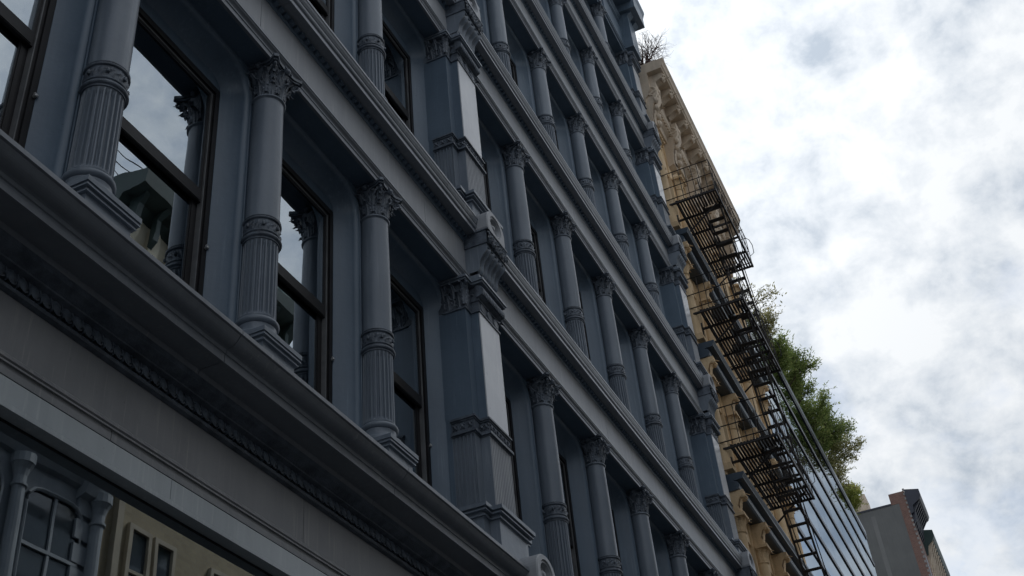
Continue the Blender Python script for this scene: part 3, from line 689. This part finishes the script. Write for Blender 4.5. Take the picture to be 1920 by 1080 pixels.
def shell():
    for k in range(5):
        za = ST[k][2]-A1
        part('floor_slab', MB().box(XL+0.25, XR-0.25, 0.45, 7.5, 9.45+za, 10.1+za), ROOM, B)
    part('floor_slab', MB().box(XL+0.25, XR-0.25, 0.45, 7.5, 5.2, 5.95), ROOM, B)
    H = 9.5+ST[4][2]-A1+2.0
    part('rear_wall', MB().box(XL+0.21, XR-0.21, 3.0, 3.2, 5.96, H-0.4), ROOM, B)
    part('rear_wall', MB().box(XL+0.01, XR-0.01, 7.5, 7.8, 0, H), ROOM, B)
    part('side_wall', MB().box(XL, XL+0.2, 0.43, 7.5, 0, H), REDB, B); part('side_wall', MB().box(XR-0.2, XR, 0.43, 7.5, 0, H), REDB, B)
    part('roof', MB().box(XL+0.21, XR-0.21, 0.43, 7.5, H-0.3, H-0.05), GREYB, B)
    for x in [cx(-1), cx(2), cx(5)]:
        part('partition', MB().box(x-0.08, x+0.08, 1.2, 7.5, 0.2, H-0.4), ROOM, B)
ground_front(); build_entablatures(); roof_cornice(); build_pilasters(); build_columns(); build_windows(); shell()

# ================================================================== TAN STONE BUILDING
TX0, TX1 = 21.60, 29.2
T = thing('tan_stone_building', (25.4, 0, 0), 'tan stone building with heavy bracketed cornice beside the dark iron facade', 'building')
TW = -0.12
def tan():
    LV = [5.6, 8.75, 11.95, 15.15, 18.35]     # ledge levels
    xs = [21.72+1.84*i for i in range(5)]
    part('wall', MB().box(TX0, TX1, TW+0.35, 9, 0, 24.0), TAN, T)
    # piers between windows
    for x in xs:
        a, b = max(TX0, x-0.30), min(TX1, x+0.30)
        part('pier', MB().box(a, b, TW, TW+0.3495, 0, 23.2), TAN, T)
    tops = LV+[22.3]
    prev = 0.3
    for k, zt in enumerate(tops):
        z0 = prev+ (0.45 if k else 0.3); z1 = zt-0.55
        part('spandrel', MB().box(TX0+0.001, TX1-0.001, TW+0.03, TW+0.349, z1, zt+0.42 if k < 5 else 23.2), TAN, T)
        if k < 5:
            pr = ccw([(TW+0.02, zt-0.02), (TW-0.16, zt-0.02)]+[(TW-0.20-0.10*math.sin(a), zt+0.08-0.10*math.cos(a)) for a in [pi*q/7 for q in range(8)]]+[(TW-0.22, zt+0.19), (TW-0.40, zt+0.20), (TW-0.40, zt+0.25), (TW-0.44, zt+0.30), (TW-0.44, zt+0.34), (TW+0.02, zt+0.36)])
            part('ledge', MB().prism(pr, TX0, TX1), LEDGE, T)
            part('sill_course', MB().box(TX0, TX1, TW-0.10, TW+0.02, zt+0.3605, zt+0.47), TAN, T)
        for i, x in enumerate(xs):
            xa = max(x, TX0+0.16); xa = min(xa, TX1-0.16)
            if k >= 1:
                # engaged column with capital and carved bracket
                c = part('half_column', MB().lathe([(0.155, z0+0.16), (0.145, z0+0.8), (0.125, z1-0.35)], 16), TAN, T, (xa, TW-0.06, 0))
                mb = MB(); mb.box(-0.19, 0.19, -0.19, 0.05, z0, z0+0.09); mb.box(-0.17, 0.17, -0.17, 0.05, z0+0.09, z0+0.16)
                part('column_base', mb, TAN, c, (xa, TW-0.06, 0))
                mb = MB(); mb.lathe([(0.13, z1-0.35), (0.15, z1-0.33), (0.13, z1-0.31), (0.14, z1-0.2), (0.19, z1-0.04)], 16)
                for q in range(7):
                    a = pi+pi*q/6; n = (math.cos(a), math.sin(a), 0); leaf(mb, (0.125*n[0], 0.125*n[1], z1-0.31), (-n[1], n[0], 0), n, 0.26, 0.055, 0.09)
                mb.box(-0.22, 0.22, -0.22, 0.05, z1-0.04, z1+0.03)
                part('capital', mb, TAN, c, (xa, TW-0.06, 0))
                if k < 5:
                    pr = ccw([(TW+0.02, z1+0.031), (TW-0.14, z1+0.031), (TW-0.20, z1+0.12), (TW-0.17, z1+0.22), (TW-0.22, z1+0.34), (TW-0.32, z1+0.44), (TW-0.34, z1+0.525), (TW+0.02, z1+0.525)])
                    br = part('bracket', MB().prism(pr, -0.13, 0.13), TAN, T, (xa, 0, 0))
                    mb = MB(); leaf(mb, (0, TW-0.2, z1+0.05), (1, 0, 0), (0, -1, 0), 0.45, 0.10, 0.12)
                    for q in (-1, 1): mb.blob((q*0.09, TW-0.3, z1+0.42), 0.05, 0.07, 0.07)
                    part('carving', mb, TAN, br, (xa, 0, 0))
        for i in range(4):
            xa, xb = xs[i]+0.305, xs[i+1]-0.305
            fr = MB(); ring_box(fr, xa, xb, z0, z1-0.001, 0.09, TW+0.16, TW+0.28); mid = (z0+z1)/2; fr.box(xa+0.09, xb-0.09, TW+0.18, TW+0.27, mid-0.03, mid+0.03)
            wi = part('window', fr, LEDGE, T)
            part('pane', MB().box(xa+0.09, xb-0.09, TW+0.21, TW+0.22, z0+0.09, z1-0.09), GLASS, wi)
            mb = MB(); pts = []
            for q in range(13): a = pi*q/12; pts.append(((xa+xb)/2+(xb-xa)/2*math.cos(a)*0.99, z1-0.33+0.32*math.sin(a)))
            poly = [(xb-0.002, z1-0.002)]+[(p[0], p[1]-0.003) for p in pts]+[(xa+0.002, z1-0.002)]
            mb.prismy(poly[::-1], TW+0.10, TW+0.158)
            part('arched_head', mb, TAN, wi)
            part('keystone', MB().prismy([(-0.10, z1-0.16), (0.10, z1-0.16), (0.14, z1+0.12), (-0.14, z1+0.12)][::1], TW-0.04, TW+0.09), TAN, wi, ((xa+xb)/2, 0, 0))
        prev = zt
    # top cornice
    cor = part('top_cornice', MB().prism(ccw([(0.3, 23.98), (-0.80, 23.98), (-0.80, 24.05), (-0.84, 24.08), (-0.86, 24.18), (-0.90, 24.24), (-0.90, 24.31), (0.3, 24.33)]), TX0, TX1), TANS, T)
    part('cornice_bed', MB().prism(ccw([(TW+0.03, 23.0), (TW-0.10, 23.0), (TW-0.13, 23.15), (TW-0.22, 23.22), (TW-0.22, 23.30), (TW-0.28, 23.36), (TW-0.28, 23.98), (TW+0.03, 23.98)]), TX0+0.002, TX1-0.002), TANS, cor)
    mb = MB(); n = int((TX1-TX0)/0.13)
    for i in range(n): mb.box(TX0+0.03+0.13*i, TX0+0.105+0.13*i, TW-0.27, TW-0.2205, 23.23, 23.29)
    part('dentil_course', mb, TANS, cor, kind='stuff')
    mm = MB(); mm.prism(ccw([(TW-0.281, 23.66), (-0.50, 23.68), (-0.62, 23.76), (-0.72, 23.80), (-0.75, 23.86), (-0.75, 23.975), (TW-0.281, 23.975)]), -0.12, 0.12)
    mm.blob((0, -0.73, 23.82), 0.11, 0.06, 0.10); leaf(mm, (0, -0.45, 23.62), (1, 0, 0), (0, -0.8, 0.2), 0.10, 0.09, 0.3)
    for q in (-0.075, 0.075): mm.blob((q, -0.76, 23.88), 0.05, 0.05, 0.06)
    me = mm.mesh('modillion', TANS)
    i = 0; x = TX0+0.28
    while x < TX1-0.1:
        obj('modillion', me, cor, (x, 0, 0)); x += 0.655
    lb = MB(); lb.prism(ccw([(TW-0.0, 22.2), (TW-0.16, 22.25), (TW-0.20, 22.6), (TW-0.26, 22.9), (TW-0.42, 23.2), (TW-0.44, 23.62), (TW-0.0, 23.62)]), -0.19, 0.19)
    for q in range(6): lb.blob((0.12*math.cos(q), TW-0.24-0.03*q, 22.45+0.2*q), 0.10, 0.09, 0.11)
    leaf(lb, (0, TW-0.2, 22.3), (1, 0, 0), (0, -1, 0), 0.6, 0.16, 0.16); volute(lb, (-0.19, TW-0.3, 23.35), (0, -1, 0), 0.15, 0.04); volute(lb, (0.19, TW-0.3, 23.35), (0, -1, 0), 0.15, 0.04)
    le = lb.mesh('cornice_console', TANS)
    for x in xs: obj('cornice_console', le, cor, (min(max(x, TX0+0.25), TX1-0.25), 0, 0))
    part('roof', MB().box(TX0+0.01, TX1-0.01, 0.31, 9, 24.0, 24.2), GREYB, T)
    part('roof_hut', MB().box(TX0+0.05, TX0+1.6, 0.5, 3, 24.2, 26.0), FE, T)
tan()

# ---- fire escape
FEs = thing('fire_escape', (23.3, -0.9, 12.0), 'black iron fire escape with slatted balconies and stairs on the tan facade', 'fire escape')
def fire_escape():
    x0, x1, yi, yo = 21.62, 25.1, -0.42, -1.38
    levels = [12.92, 16.34, 19.54]
    lv = [9.5]+levels
    for k, z in enumerate(levels):
        # grating: slats along x over cross bars, with an open stair well outside
        g = MB()
        wx0, wx1 = x0+0.55, x1-0.75
        ny = 15
        for i in range(ny):
            y = yi-0.02+(yo-yi)*i/(ny-1)*0.98
            if y > -0.93: g.box(x0, x1, y-0.022, y+0.022, z, z+0.014)
            else:
                g.box(x0, wx0, y-0.022, y+0.022, z, z+0.014); g.box(wx1, x1, y-0.022, y+0.022, z, z+0.014)
        bl = part('balcony_grating', g, FE, FEs, kind='stuff')
        for i in range(6):
            x = x0+0.03+(x1-x0-0.06)*i/5
            part('cross_bar', MB().box(x-0.022, x+0.022, yo, yi+0.3, z-0.045, z-0.0005), FE, bl)
        part('edge_bar', MB().box(x0, x1, yo-0.022, yo+0.022, z-0.05, z+0.03), FE, bl); part('edge_bar', MB().box(x0, x1, yi-0.02, yi+0.02, z-0.05, z+0.03), FE, bl)
        # railing
        r_ = MB()
        for hz in (0.12, 0.48, 0.92):
            r_.bar((x0, yo, z+hz), (x1, yo, z+hz), 0.018); r_.bar((x0, yi+0.25, z+hz), (x0, yo, z+hz), 0.024); r_.bar((x1, yi+0.25, z+hz), (x1, yo, z+hz), 0.024)
        rl = part('railing', r_, FE, FEs)
        bm_ = MB()
        n = 13
        for i in range(n+1):
            x = x0+(x1-x0)*i/n; bm_.bar((x, yo, z), (x, yo, z+0.92), 0.010)
        for i in range(7):
            y = yo+(yi+0.1-yo)*i/7
            bm_.bar((x0, y, z), (x0, y, z+0.92), 0.014); bm_.bar((x1, y, z), (x1, y, z+0.92), 0.014)
        part('balusters', bm_, FE, rl, kind='stuff')
        for x in ((x0+x1)/2+0.3, x1-0.05):
            part('rail_stay', MB().tube([(x, yo, z+0.9), (x, yo-0.08, z+0.80), (x, yo-0.13, z+0.6), (x, yo-0.12, z+0.35), (x, yo, z+0.28)], 0.010, 5), FE, rl)
        for x in (x0+0.5, x1-0.5):
            part('support_bracket', MB().bar((x, yi+0.12, z-0.75), (x, yo+0.1, z-0.04), 0.04).bar((x, yi+0.14, z-0.8), (x, yi+0.14, z), 0.04), FE, FEs)
        # stair flight up from below
        zb = lv[k]; run = wx1-wx0+0.1; nst = 13
        s0, s1 = (wx1, wx0)
        st = MB()
        for y in (-0.95, -1.33): 
            st.tube([(s0+0.25, y, zb+0.05), (s1, y, z+0.02)], 0.022, 4, False); st.bar((s0+0.25, y, zb+0.95), (s1, y, z+0.92), 0.018)
            for q in (0, 2, 4): st.bar((s0+0.25+(s1-s0-0.25)*q/4, y, zb+0.05+(z-zb)*q/4), (s0+0.25+(s1-s0-0.25)*q/4, y, zb+0.95+(z-zb)*q/4), 0.013)
        sf = part('stair_flight', st, FE, FEs)
        for q in range(nst):
            f = (q+0.7)/nst; x = s0+0.25+(s1-s0-0.25)*f; zq = zb+0.05+(z-zb-0.03)*f
            part('tread', MB().box(x-0.06, x+0.06, -1.32, -0.96, zq-0.010, zq+0.010), FE, sf)
fire_escape()

# ---- bare shrub on the tan roof
def branch(mb, p, dv, L, r_, depth, tips=None, spread=0.6, up=0.1):
    n = 4; pts = [Vector(p)]; q = Vector(dv).normalized()
    for i in range(n):
        q = (q+Vector((random.gauss(0, .12), random.gauss(0, .12), random.gauss(0, .10)+up*0.2))).normalized(); pts.append(pts[-1]+q*L/n)
    mb.tube(pts, [r_*(1-0.5*i/n) for i in range(n+1)], 4)
    if tips is not None and depth <= 1: tips += pts[2:]
    if depth > 0:
        for i in range(4 if depth > 1 else 4):
            a = pts[random.randint(1, n)]; v = (q+Vector((random.gauss(0, spread), random.gauss(0, spread), random.gauss(0, spread)+up))).normalized()
            branch(mb, a, v, L*random.uniform(.5, .75), r_*0.55, depth-1, tips, spread, up)
def bare_shrub():
    b = thing('bare_shrub', (22.4, -0.1, 24.3), 'bare reddish brown leafless shrub on the roof edge above the tan cornice', 'shrub')
    mb = MB()
    for i in range(16): branch(mb, (21.75+0.05*i, -0.25+random.uniform(-.15, .15), 24.32), (random.gauss(0.0, .25), random.gauss(-0.1, .25), 1), 0.85, 0.020, 3, None, 0.7, 0.1)
    part('branches', mb, TWIG, b)
    part('planter', MB().box(21.9, 23.0, -0.4, 0.2, 24.33, 24.6), FE, b)
bare_shrub()

# ================================================================== GLASS BUILDING AND ROOF GARDEN
GX0, GX1, GZ = 29.25, 53.2, 23.0
Gb = thing('glass_building', (41, 0, 0), 'glass curtain wall building reflecting clouds with dark horizontal mullions below a roof garden', 'building')
def glass_building():
    zs = [GZ]
    while zs[-1] > 1.5: zs.append(zs[-1]-1.32)
    nx = 10; dx = (GX1-GX0)/nx; pc = {}
    def pane_mesh(h):
        k = round(h, 2)
        if k not in pc: pc[k] = MB().box(-dx/2+0.002, dx/2-0.002, -0.006, 0.01, -h/2+0.002, h/2-0.002).mesh('pane', CURT)
        return pc[k]
    part('structure_core', MB().box(GX0+0.01, GX1-0.01, 0.5, 9, 0, GZ-0.3), MULL, Gb)
    for j in range(len(zs)-1):
        for i in range(nx):
            me = pane_mesh(zs[j]-zs[j+1])
            o = obj('pane', me, Gb, (GX0+dx*(i+0.5), 0.01, (zs[j]+zs[j+1])/2)); o.rotation_euler[2] = random.gauss(0, 0.0012); o.rotation_euler[0] = random.gauss(0, 0.0025)
        part('mullion', MB().box(GX0, GX1, -0.034, -0.004, zs[j]-0.085, zs[j]+0.085), MULL, Gb)
    part('end_fin', MB().box(GX0-0.02, GX0+0.10, -0.03, 0.5, 0, GZ+0.05), MULL, Gb)
    part('parapet', MB().box(GX0, GX1, -0.05, 0.12, GZ+0.061, GZ+0.36), PARA, Gb)
    part('terrace_floor', MB().box(GX0, GX1, 0.121, 9, GZ-0.2, GZ+0.05), PARA, Gb)
    part('planter_box', MB().box(GX0+3.4, GX1-0.5, 0.125, 1.0, GZ+0.051, GZ+0.55), PARA, Gb)
glass_building()
LEAFMESH = {}
def shrub(x, h, lean, n, lm, label, leafs=26, sp=0.55, y0=0.35, lsz=0.11):
    b = thing('roof_shrub', (x, y0, GZ+0.3), label, 'shrub', 'roof garden shrubs')
    st = MB(); tips = []
    for i in range(n):
        a = Vector((x+random.gauss(0, sp), y0+random.uniform(-.15, .3), GZ+0.4))
        dv = Vector((random.gauss(0, .22), -lean*random.uniform(.4, 1.3)+random.gauss(0, .1), 1.0))
        branch(st, a, dv, h*random.uniform(.55, .8), 0.028, 2, tips, 0.42, 0.05)
    part('stems', st, BARK, b)
    lf = MB(); st2 = MB()
    for p in tips:
        for q in range(leafs):
            o = p+Vector((random.gauss(0, .10), random.gauss(0, .10), random.gauss(0, .10)))
            dv = Vector((random.gauss(0, .6), random.gauss(-0.35, .6), random.gauss(.45, .5))).normalized(); L = lsz*random.uniform(.6, 1.5); sd = dv.cross(Vector((random.gauss(0, 1), random.gauss(0, 1), random.gauss(0, 1)))).normalized()*L*0.17
            if o.y < 0.1 and o.z < GZ+0.5: continue
            lf.add([o, o+dv*L*0.5+sd, o+dv*L, o+dv*L*0.5-sd], [(0, 1, 2, 3)])
    for q in range(int(n*5*min(1, leafs/16))):
        p = random.choice(tips); dv = Vector((random.gauss(0.1, .35), random.gauss(-0.55, .3), random.gauss(.55, .3))).normalized(); L = random.uniform(.35, .75)
        st2.tube([p, p+dv*L*0.6+Vector((0, 0, 0.02)), p+dv*L+Vector((0, 0, -0.05))], [0.008, 0.006, 0.003], 3)
        for e in range(22):
            f = e/22; o = p+dv*L*f+Vector((random.gauss(0, .02), random.gauss(0, .02), random.gauss(0, .02))); ld = (dv+Vector((random.gauss(0, .7), random.gauss(0, .7), random.gauss(0, .7)))).normalized(); l2 = lsz*random.uniform(.6, 1.2); sd = ld.cross(Vector((random.gauss(0, 1), random.gauss(0, 1), random.gauss(0, 1)))).normalized()*l2*0.16
            lf.add([o, o+ld*l2*0.5+sd, o+ld*l2, o+ld*l2*0.5-sd], [(0, 1, 2, 3)])
    part('foliage', lf, lm, b, kind='stuff'); part('shoots', st2, BARK, b, kind='stuff')
shr = [(33.4, 1.4, 0.32, 3, LEAFB, 'sparse thin shrub nearest the fire escape with scattered leaves', 4, 0.5),
       (35.4, 0.95, 0.22, 7, LEAFB, 'brownish green roof shrub right behind the parapet next to the sparse shrub', 16, 0.6),
       (37.6, 1.3, 0.24, 8, LEAF, 'bushy green roof shrub third from the fire escape', 22, 0.65),
       (39.9, 1.6, 0.36, 8, LEAF, 'tallest dark green roof shrub with long branches arching over the street', 24, 0.7),
       (42.4, 1.55, 0.34, 8, LEAF, 'dense dark green roof shrub just past the tallest one', 24, 0.7),
       (44.9, 1.6, 0.36, 8, LEAF, 'green roof shrub in the middle of the far half of the terrace', 22, 0.65),
       (47.3, 1.8, 0.50, 7, LEAFB, 'olive brown roof shrub with feathery branches spreading to the right', 18, 0.7),
       (51.0, 1.2, 0.28, 8, LEAFY, 'yellow green rounded roof shrub at the far end of the terrace', 24, 0.6)]
for x, h, lean, n, lm, lab, lfs, sp in shr: shrub(x, h, lean, n, lm, lab, lfs, sp)

# ================================================================== FAR BUILDINGS
FX = 106.0
Fb = thing('far_brick_building', (FX+3, 4, 0), 'tall grey side wall with red brick corner and dark projecting cornice', 'building')
def far():
    # image points solved on the plane x = FX
    part('side_wall', MB().box(FX, FX+6, 0.54, 16, 0, 46.72), GREYB, Fb)
    part('brick_front', MB().box(FX-0.02, FX+6, -0.22, 0.5395, 0, 46.72), REDB, Fb)
    part('brick_parapet', MB().box(FX-0.025, FX+5.9, -0.2, 1.24, 46.721, 47.8), REDB, Fb)
    part('wall_patch', MB().box(FX-0.012, FX-0.001, 2.92, 3.3, 0, 46.1), mat('pale_patch', (0.21, 0.212, 0.208), (0.17, 0.172, 0.17), 0.9, 0.4), Fb)
    part('roof_bulkhead', MB().box(FX+0.3, FX+3, 3.3, 4.6, 46.9, 48.6), TANS, Fb)
    q = MB()
    for i in range(46): q.box(FX-0.05, FX-0.0201, -0.26, -0.08, 28+0.44*i, 28.22+0.44*i)
    part('quoin_teeth', q, KERB, Fb, kind='stuff')
    c = part('cornice', MB().prism(ccw([(-0.221, 45.4), (-0.5, 45.6), (-0.6, 46.2), (-1.35, 46.7), (-1.5, 47.0), (-1.5, 47.6), (-0.221, 47.9)]), FX-0.1, FX+5.6), CORND, Fb)
    for i in range(8):
        part('cornice_bracket', MB().prism(ccw([(-0.2215, 44.5), (-0.45, 44.8), (-0.65, 45.8), (-1.25, 46.6), (-0.222, 46.6)]), FX+0.2+0.7*i, FX+0.42+0.7*i), CORND, c)
    for z in (28, 32, 36, 40): 
        wi = part('window', MB().box(FX+1.5, FX+3.0, -0.24, -0.221, z, z+2.2), LEDGE, Fb)
    part('roof_kerb', MB().box(FX-0.05, FX+6, 1.25, 16, 46.721, 46.88), CORND, Fb)
far()
G2 = thing('green_cornice_building', (118, 3, 0), 'distant stone building with dark green projecting cornice beyond the brick corner', 'building')
part('wall', MB().box(FX+6.2, FX+19, -0.1, 12, 0, 45.2), TANS, G2)
gc = part('cornice', MB().prism(ccw([(-0.101, 43.6), (-0.4, 43.8), (-0.6, 44.6), (-1.2, 45.1), (-1.38, 45.4), (-1.38, 46.0), (-0.101, 46.3)]), FX+6.2, FX+18.8), GREENC, G2)
for i in range(12): part('cornice_bracket', MB().prism(ccw([(-0.102, 42.4), (-0.4, 43.0), (-0.7, 44.2), (-1.15, 45.0), (-0.102, 45.0)]), FX+6.4+1.0*i, FX+6.8+1.0*i), TANS, gc)
for j in range(5):
    for i in range(3): part('window', MB().box(FX+7.2+2.8*i, FX+8.6+2.8*i, -0.13, -0.101, 20+4*j, 22.4+4*j), LEDGE, G2)
# ================================================================== OPPOSITE SIDE (seen only mirrored in the glass)
OY = -14.0
def opp_window(root, x0, x1, z0, z1, fm, arch=False):
    fr = MB(); ring_box(fr, x0-0.1, x1+0.1, z0-0.1, z1+0.1, 0.12, OY+0.001, OY+0.10); fr.box(x0, x1, OY+0.001, OY+0.07, (z0+z1)/2-0.04, (z0+z1)/2+0.04)
    wi = part('window', fr, fm, root)
    part('pane', MB().box(x0+0.021, x1-0.021, OY+0.001, OY+0.012, z0+0.021, z1-0.021), GLASSD, wi)
    part('sill', MB().box(x0-0.18, x1+0.18, OY+0.001, OY+0.2, z0-0.25, z0-0.101), fm, wi)
CREAM = mat('cream_stone', (0.62, 0.55, 0.42), (0.5, 0.44, 0.33), 0.8, 1.5)
GREENC2 = mat('cresting_copper', (0.22, 0.30, 0.28), (0.14, 0.20, 0.19), 0.6, 2)
GLASSD = mat('opposite_pane', (0.06, 0.075, 0.09), (0.035, 0.045, 0.055), 0.05, 0.6, spec=0.8)
OA = thing('opposite_iron_building', (8, OY-3, 0), 'grey iron fronted building with rounded windows reflected at left in the shop window', 'building')
def opp_a():
    part('wall', MB().box(-12, 19.1, OY-8, OY, 0, 16.0), OPPD, OA)
    part('cornice', MB().prism(ccw([(OY, 15.3), (OY+0.2, 15.35), (OY+0.35, 15.6), (OY+0.8, 15.8), (OY+0.85, 16.05), (OY-0.5, 16.1)]), -12, 19.0), OPPD, OA)
    part('belt', MB().prism(ccw([(OY, 14.75), (OY+0.12, 14.8), (OY+0.3, 15.1), (OY+0.3, 15.25), (OY, 15.25)]), -12, 19.08), OPPD, OA)
    for i in range(12):
        x = 17.9-2.45*i
        for z in (2.6, 7.0, 11.2):
            mb = MB(); hw = 0.85; h = 3.1
            pts = [(x-hw, z), (x+hw, z), (x+hw, z+h-0.4)]+[(x+hw-0.4+0.4*math.cos(a), z+h-0.4+0.4*math.sin(a)) for a in (pi/6, pi/3, pi/2)]+[(x-hw+0.4+0.4*math.cos(a), z+h-0.4+0.4*math.sin(a)) for a in (pi/2, 2*pi/3, 5*pi/6)]+[(x-hw, z+h-0.4)]
            mb.prismy(pts[::-1], OY+0.001, OY+0.02); wi = part('window', mb, GLASSD, OA)
            fr = MB(); fr.tube([(p[0], OY+0.06, p[1]) for p in pts+[pts[0]]], 0.05, 6); fr.box(x-0.035, x+0.035, OY+0.0205, OY+0.07, z, z+h-0.05); fr.box(x-hw, x+hw, OY+0.0205, OY+0.08, z+h*0.55, z+h*0.55+0.08)
            part('frame', fr, OPPD, wi)
        c = part('half_column', MB().lathe([(0.17, 11.0), (0.15, 14.0), (0.19, 14.02), (0.19, 14.07), (0.15, 14.09), (0.155, 14.25), (0.19, 14.4), (0.25, 14.52), (0.27, 14.53), (0.27, 14.74)], 14, False), OPPD, OA, (x+1.225, OY+0.16, 0))
    for z in range(22): part('quoin', MB().box(18.55, 19.2, OY+0.001, OY+0.09, 2.0+0.58*z, 2.45+0.58*z), OPPD, OA)
    part('end_bracket', MB().prism(ccw([(OY, 14.5), (OY+0.25, 14.6), (OY+0.5, 15.3), (OY+0.9, 15.6), (OY+0.9, 16.2), (OY, 16.2)]), 18.5, 19.25), OPPD, OA)
opp_a()
OB = thing('opposite_tan_building', (25, OY-3, 0), 'tan brick building with paired windows and dark green cornice mirrored in the glass', 'building')
def opp_b():
    part('wall', MB().box(19.35, 27.5, OY-10, OY, 0, 24.2), TANB, OB)
    part('stone_band', MB().box(19.3, 27.55, OY, OY+0.18, 22.7, 24.1), CREAM, OB)
    for i in range(9): part('stone_block', MB().box(19.4+0.92*i, 19.8+0.92*i, OY+0.181, OY+0.34, 23.2, 24.0), CREAM, OB)
    c = part('cornice', MB().prism(ccw([(OY, 24.1), (OY+0.2, 24.12), (OY+0.45, 24.4), (OY+1.0, 24.55), (OY+1.1, 25.0), (OY-0.5, 25.2)]), 19.0, 27.6), OPPG, OB)
    for i in range(9): part('cornice_bracket', MB().prism(ccw([(OY+0.345, 23.3), (OY+0.5, 23.5), (OY+0.6, 24.2), (OY+0.9, 24.5), (OY+0.345, 24.5)]), 19.3+0.95*i, 19.5+0.95*i), OPPG, c)
    for i in range(12):
        mb = MB(); leaf(mb, (19.2+0.72*i, OY+0.95, 25.03), (1, 0, 0), (0, 1, 0), 0.55, 0.26, 0.12); mb.blob((19.56+0.72*i, OY+0.95, 25.15), 0.14, 0.14, 0.2)
        part('cresting', mb, GREENC2, c)
    part('downpipe', MB().box(19.75, 19.95, OY+0.001, OY+0.15, 0, 22.6), OPPS, OB)
    for j in range(1, 6):
        for x in (20.35, 21.3, 23.6, 24.55):
            opp_window(OB, x, x+0.62, 4.15*j-0.05, 2.05+4.15*j, OPPS)
    rp = MB()
    for x in range(6): rp.bar((19.1+1.5*x, OY-0.3, 25.1), (19.1+1.5*x, OY-0.3, 26.9), 0.05)
    for z in (25.7, 26.1, 26.5, 26.9): rp.bar((19.1, OY-0.3, z), (27.0, OY-0.3, z), 0.03)
    part('roof_railing', rp, FE, OB)
opp_b()
OC = thing('opposite_grey_building', (50, OY-3, 0), 'plain grey building further along the far side of the street', 'building')
part('wall', MB().box(27.7, 75, OY-10, OY, 0, 12), OPPD, OC)
part('cornice', MB().prism(ccw([(OY, 11.0), (OY+0.8, 11.6), (OY+0.9, 12.1), (OY-0.5, 12.2)]), 27.7, 75), OPPD, OC)
for j in range(2):
    for i in range(15): opp_window(OC, 28.9+3*i, 30.5+3*i, 2.0+4*j, 4.6+4*j, OPPD)
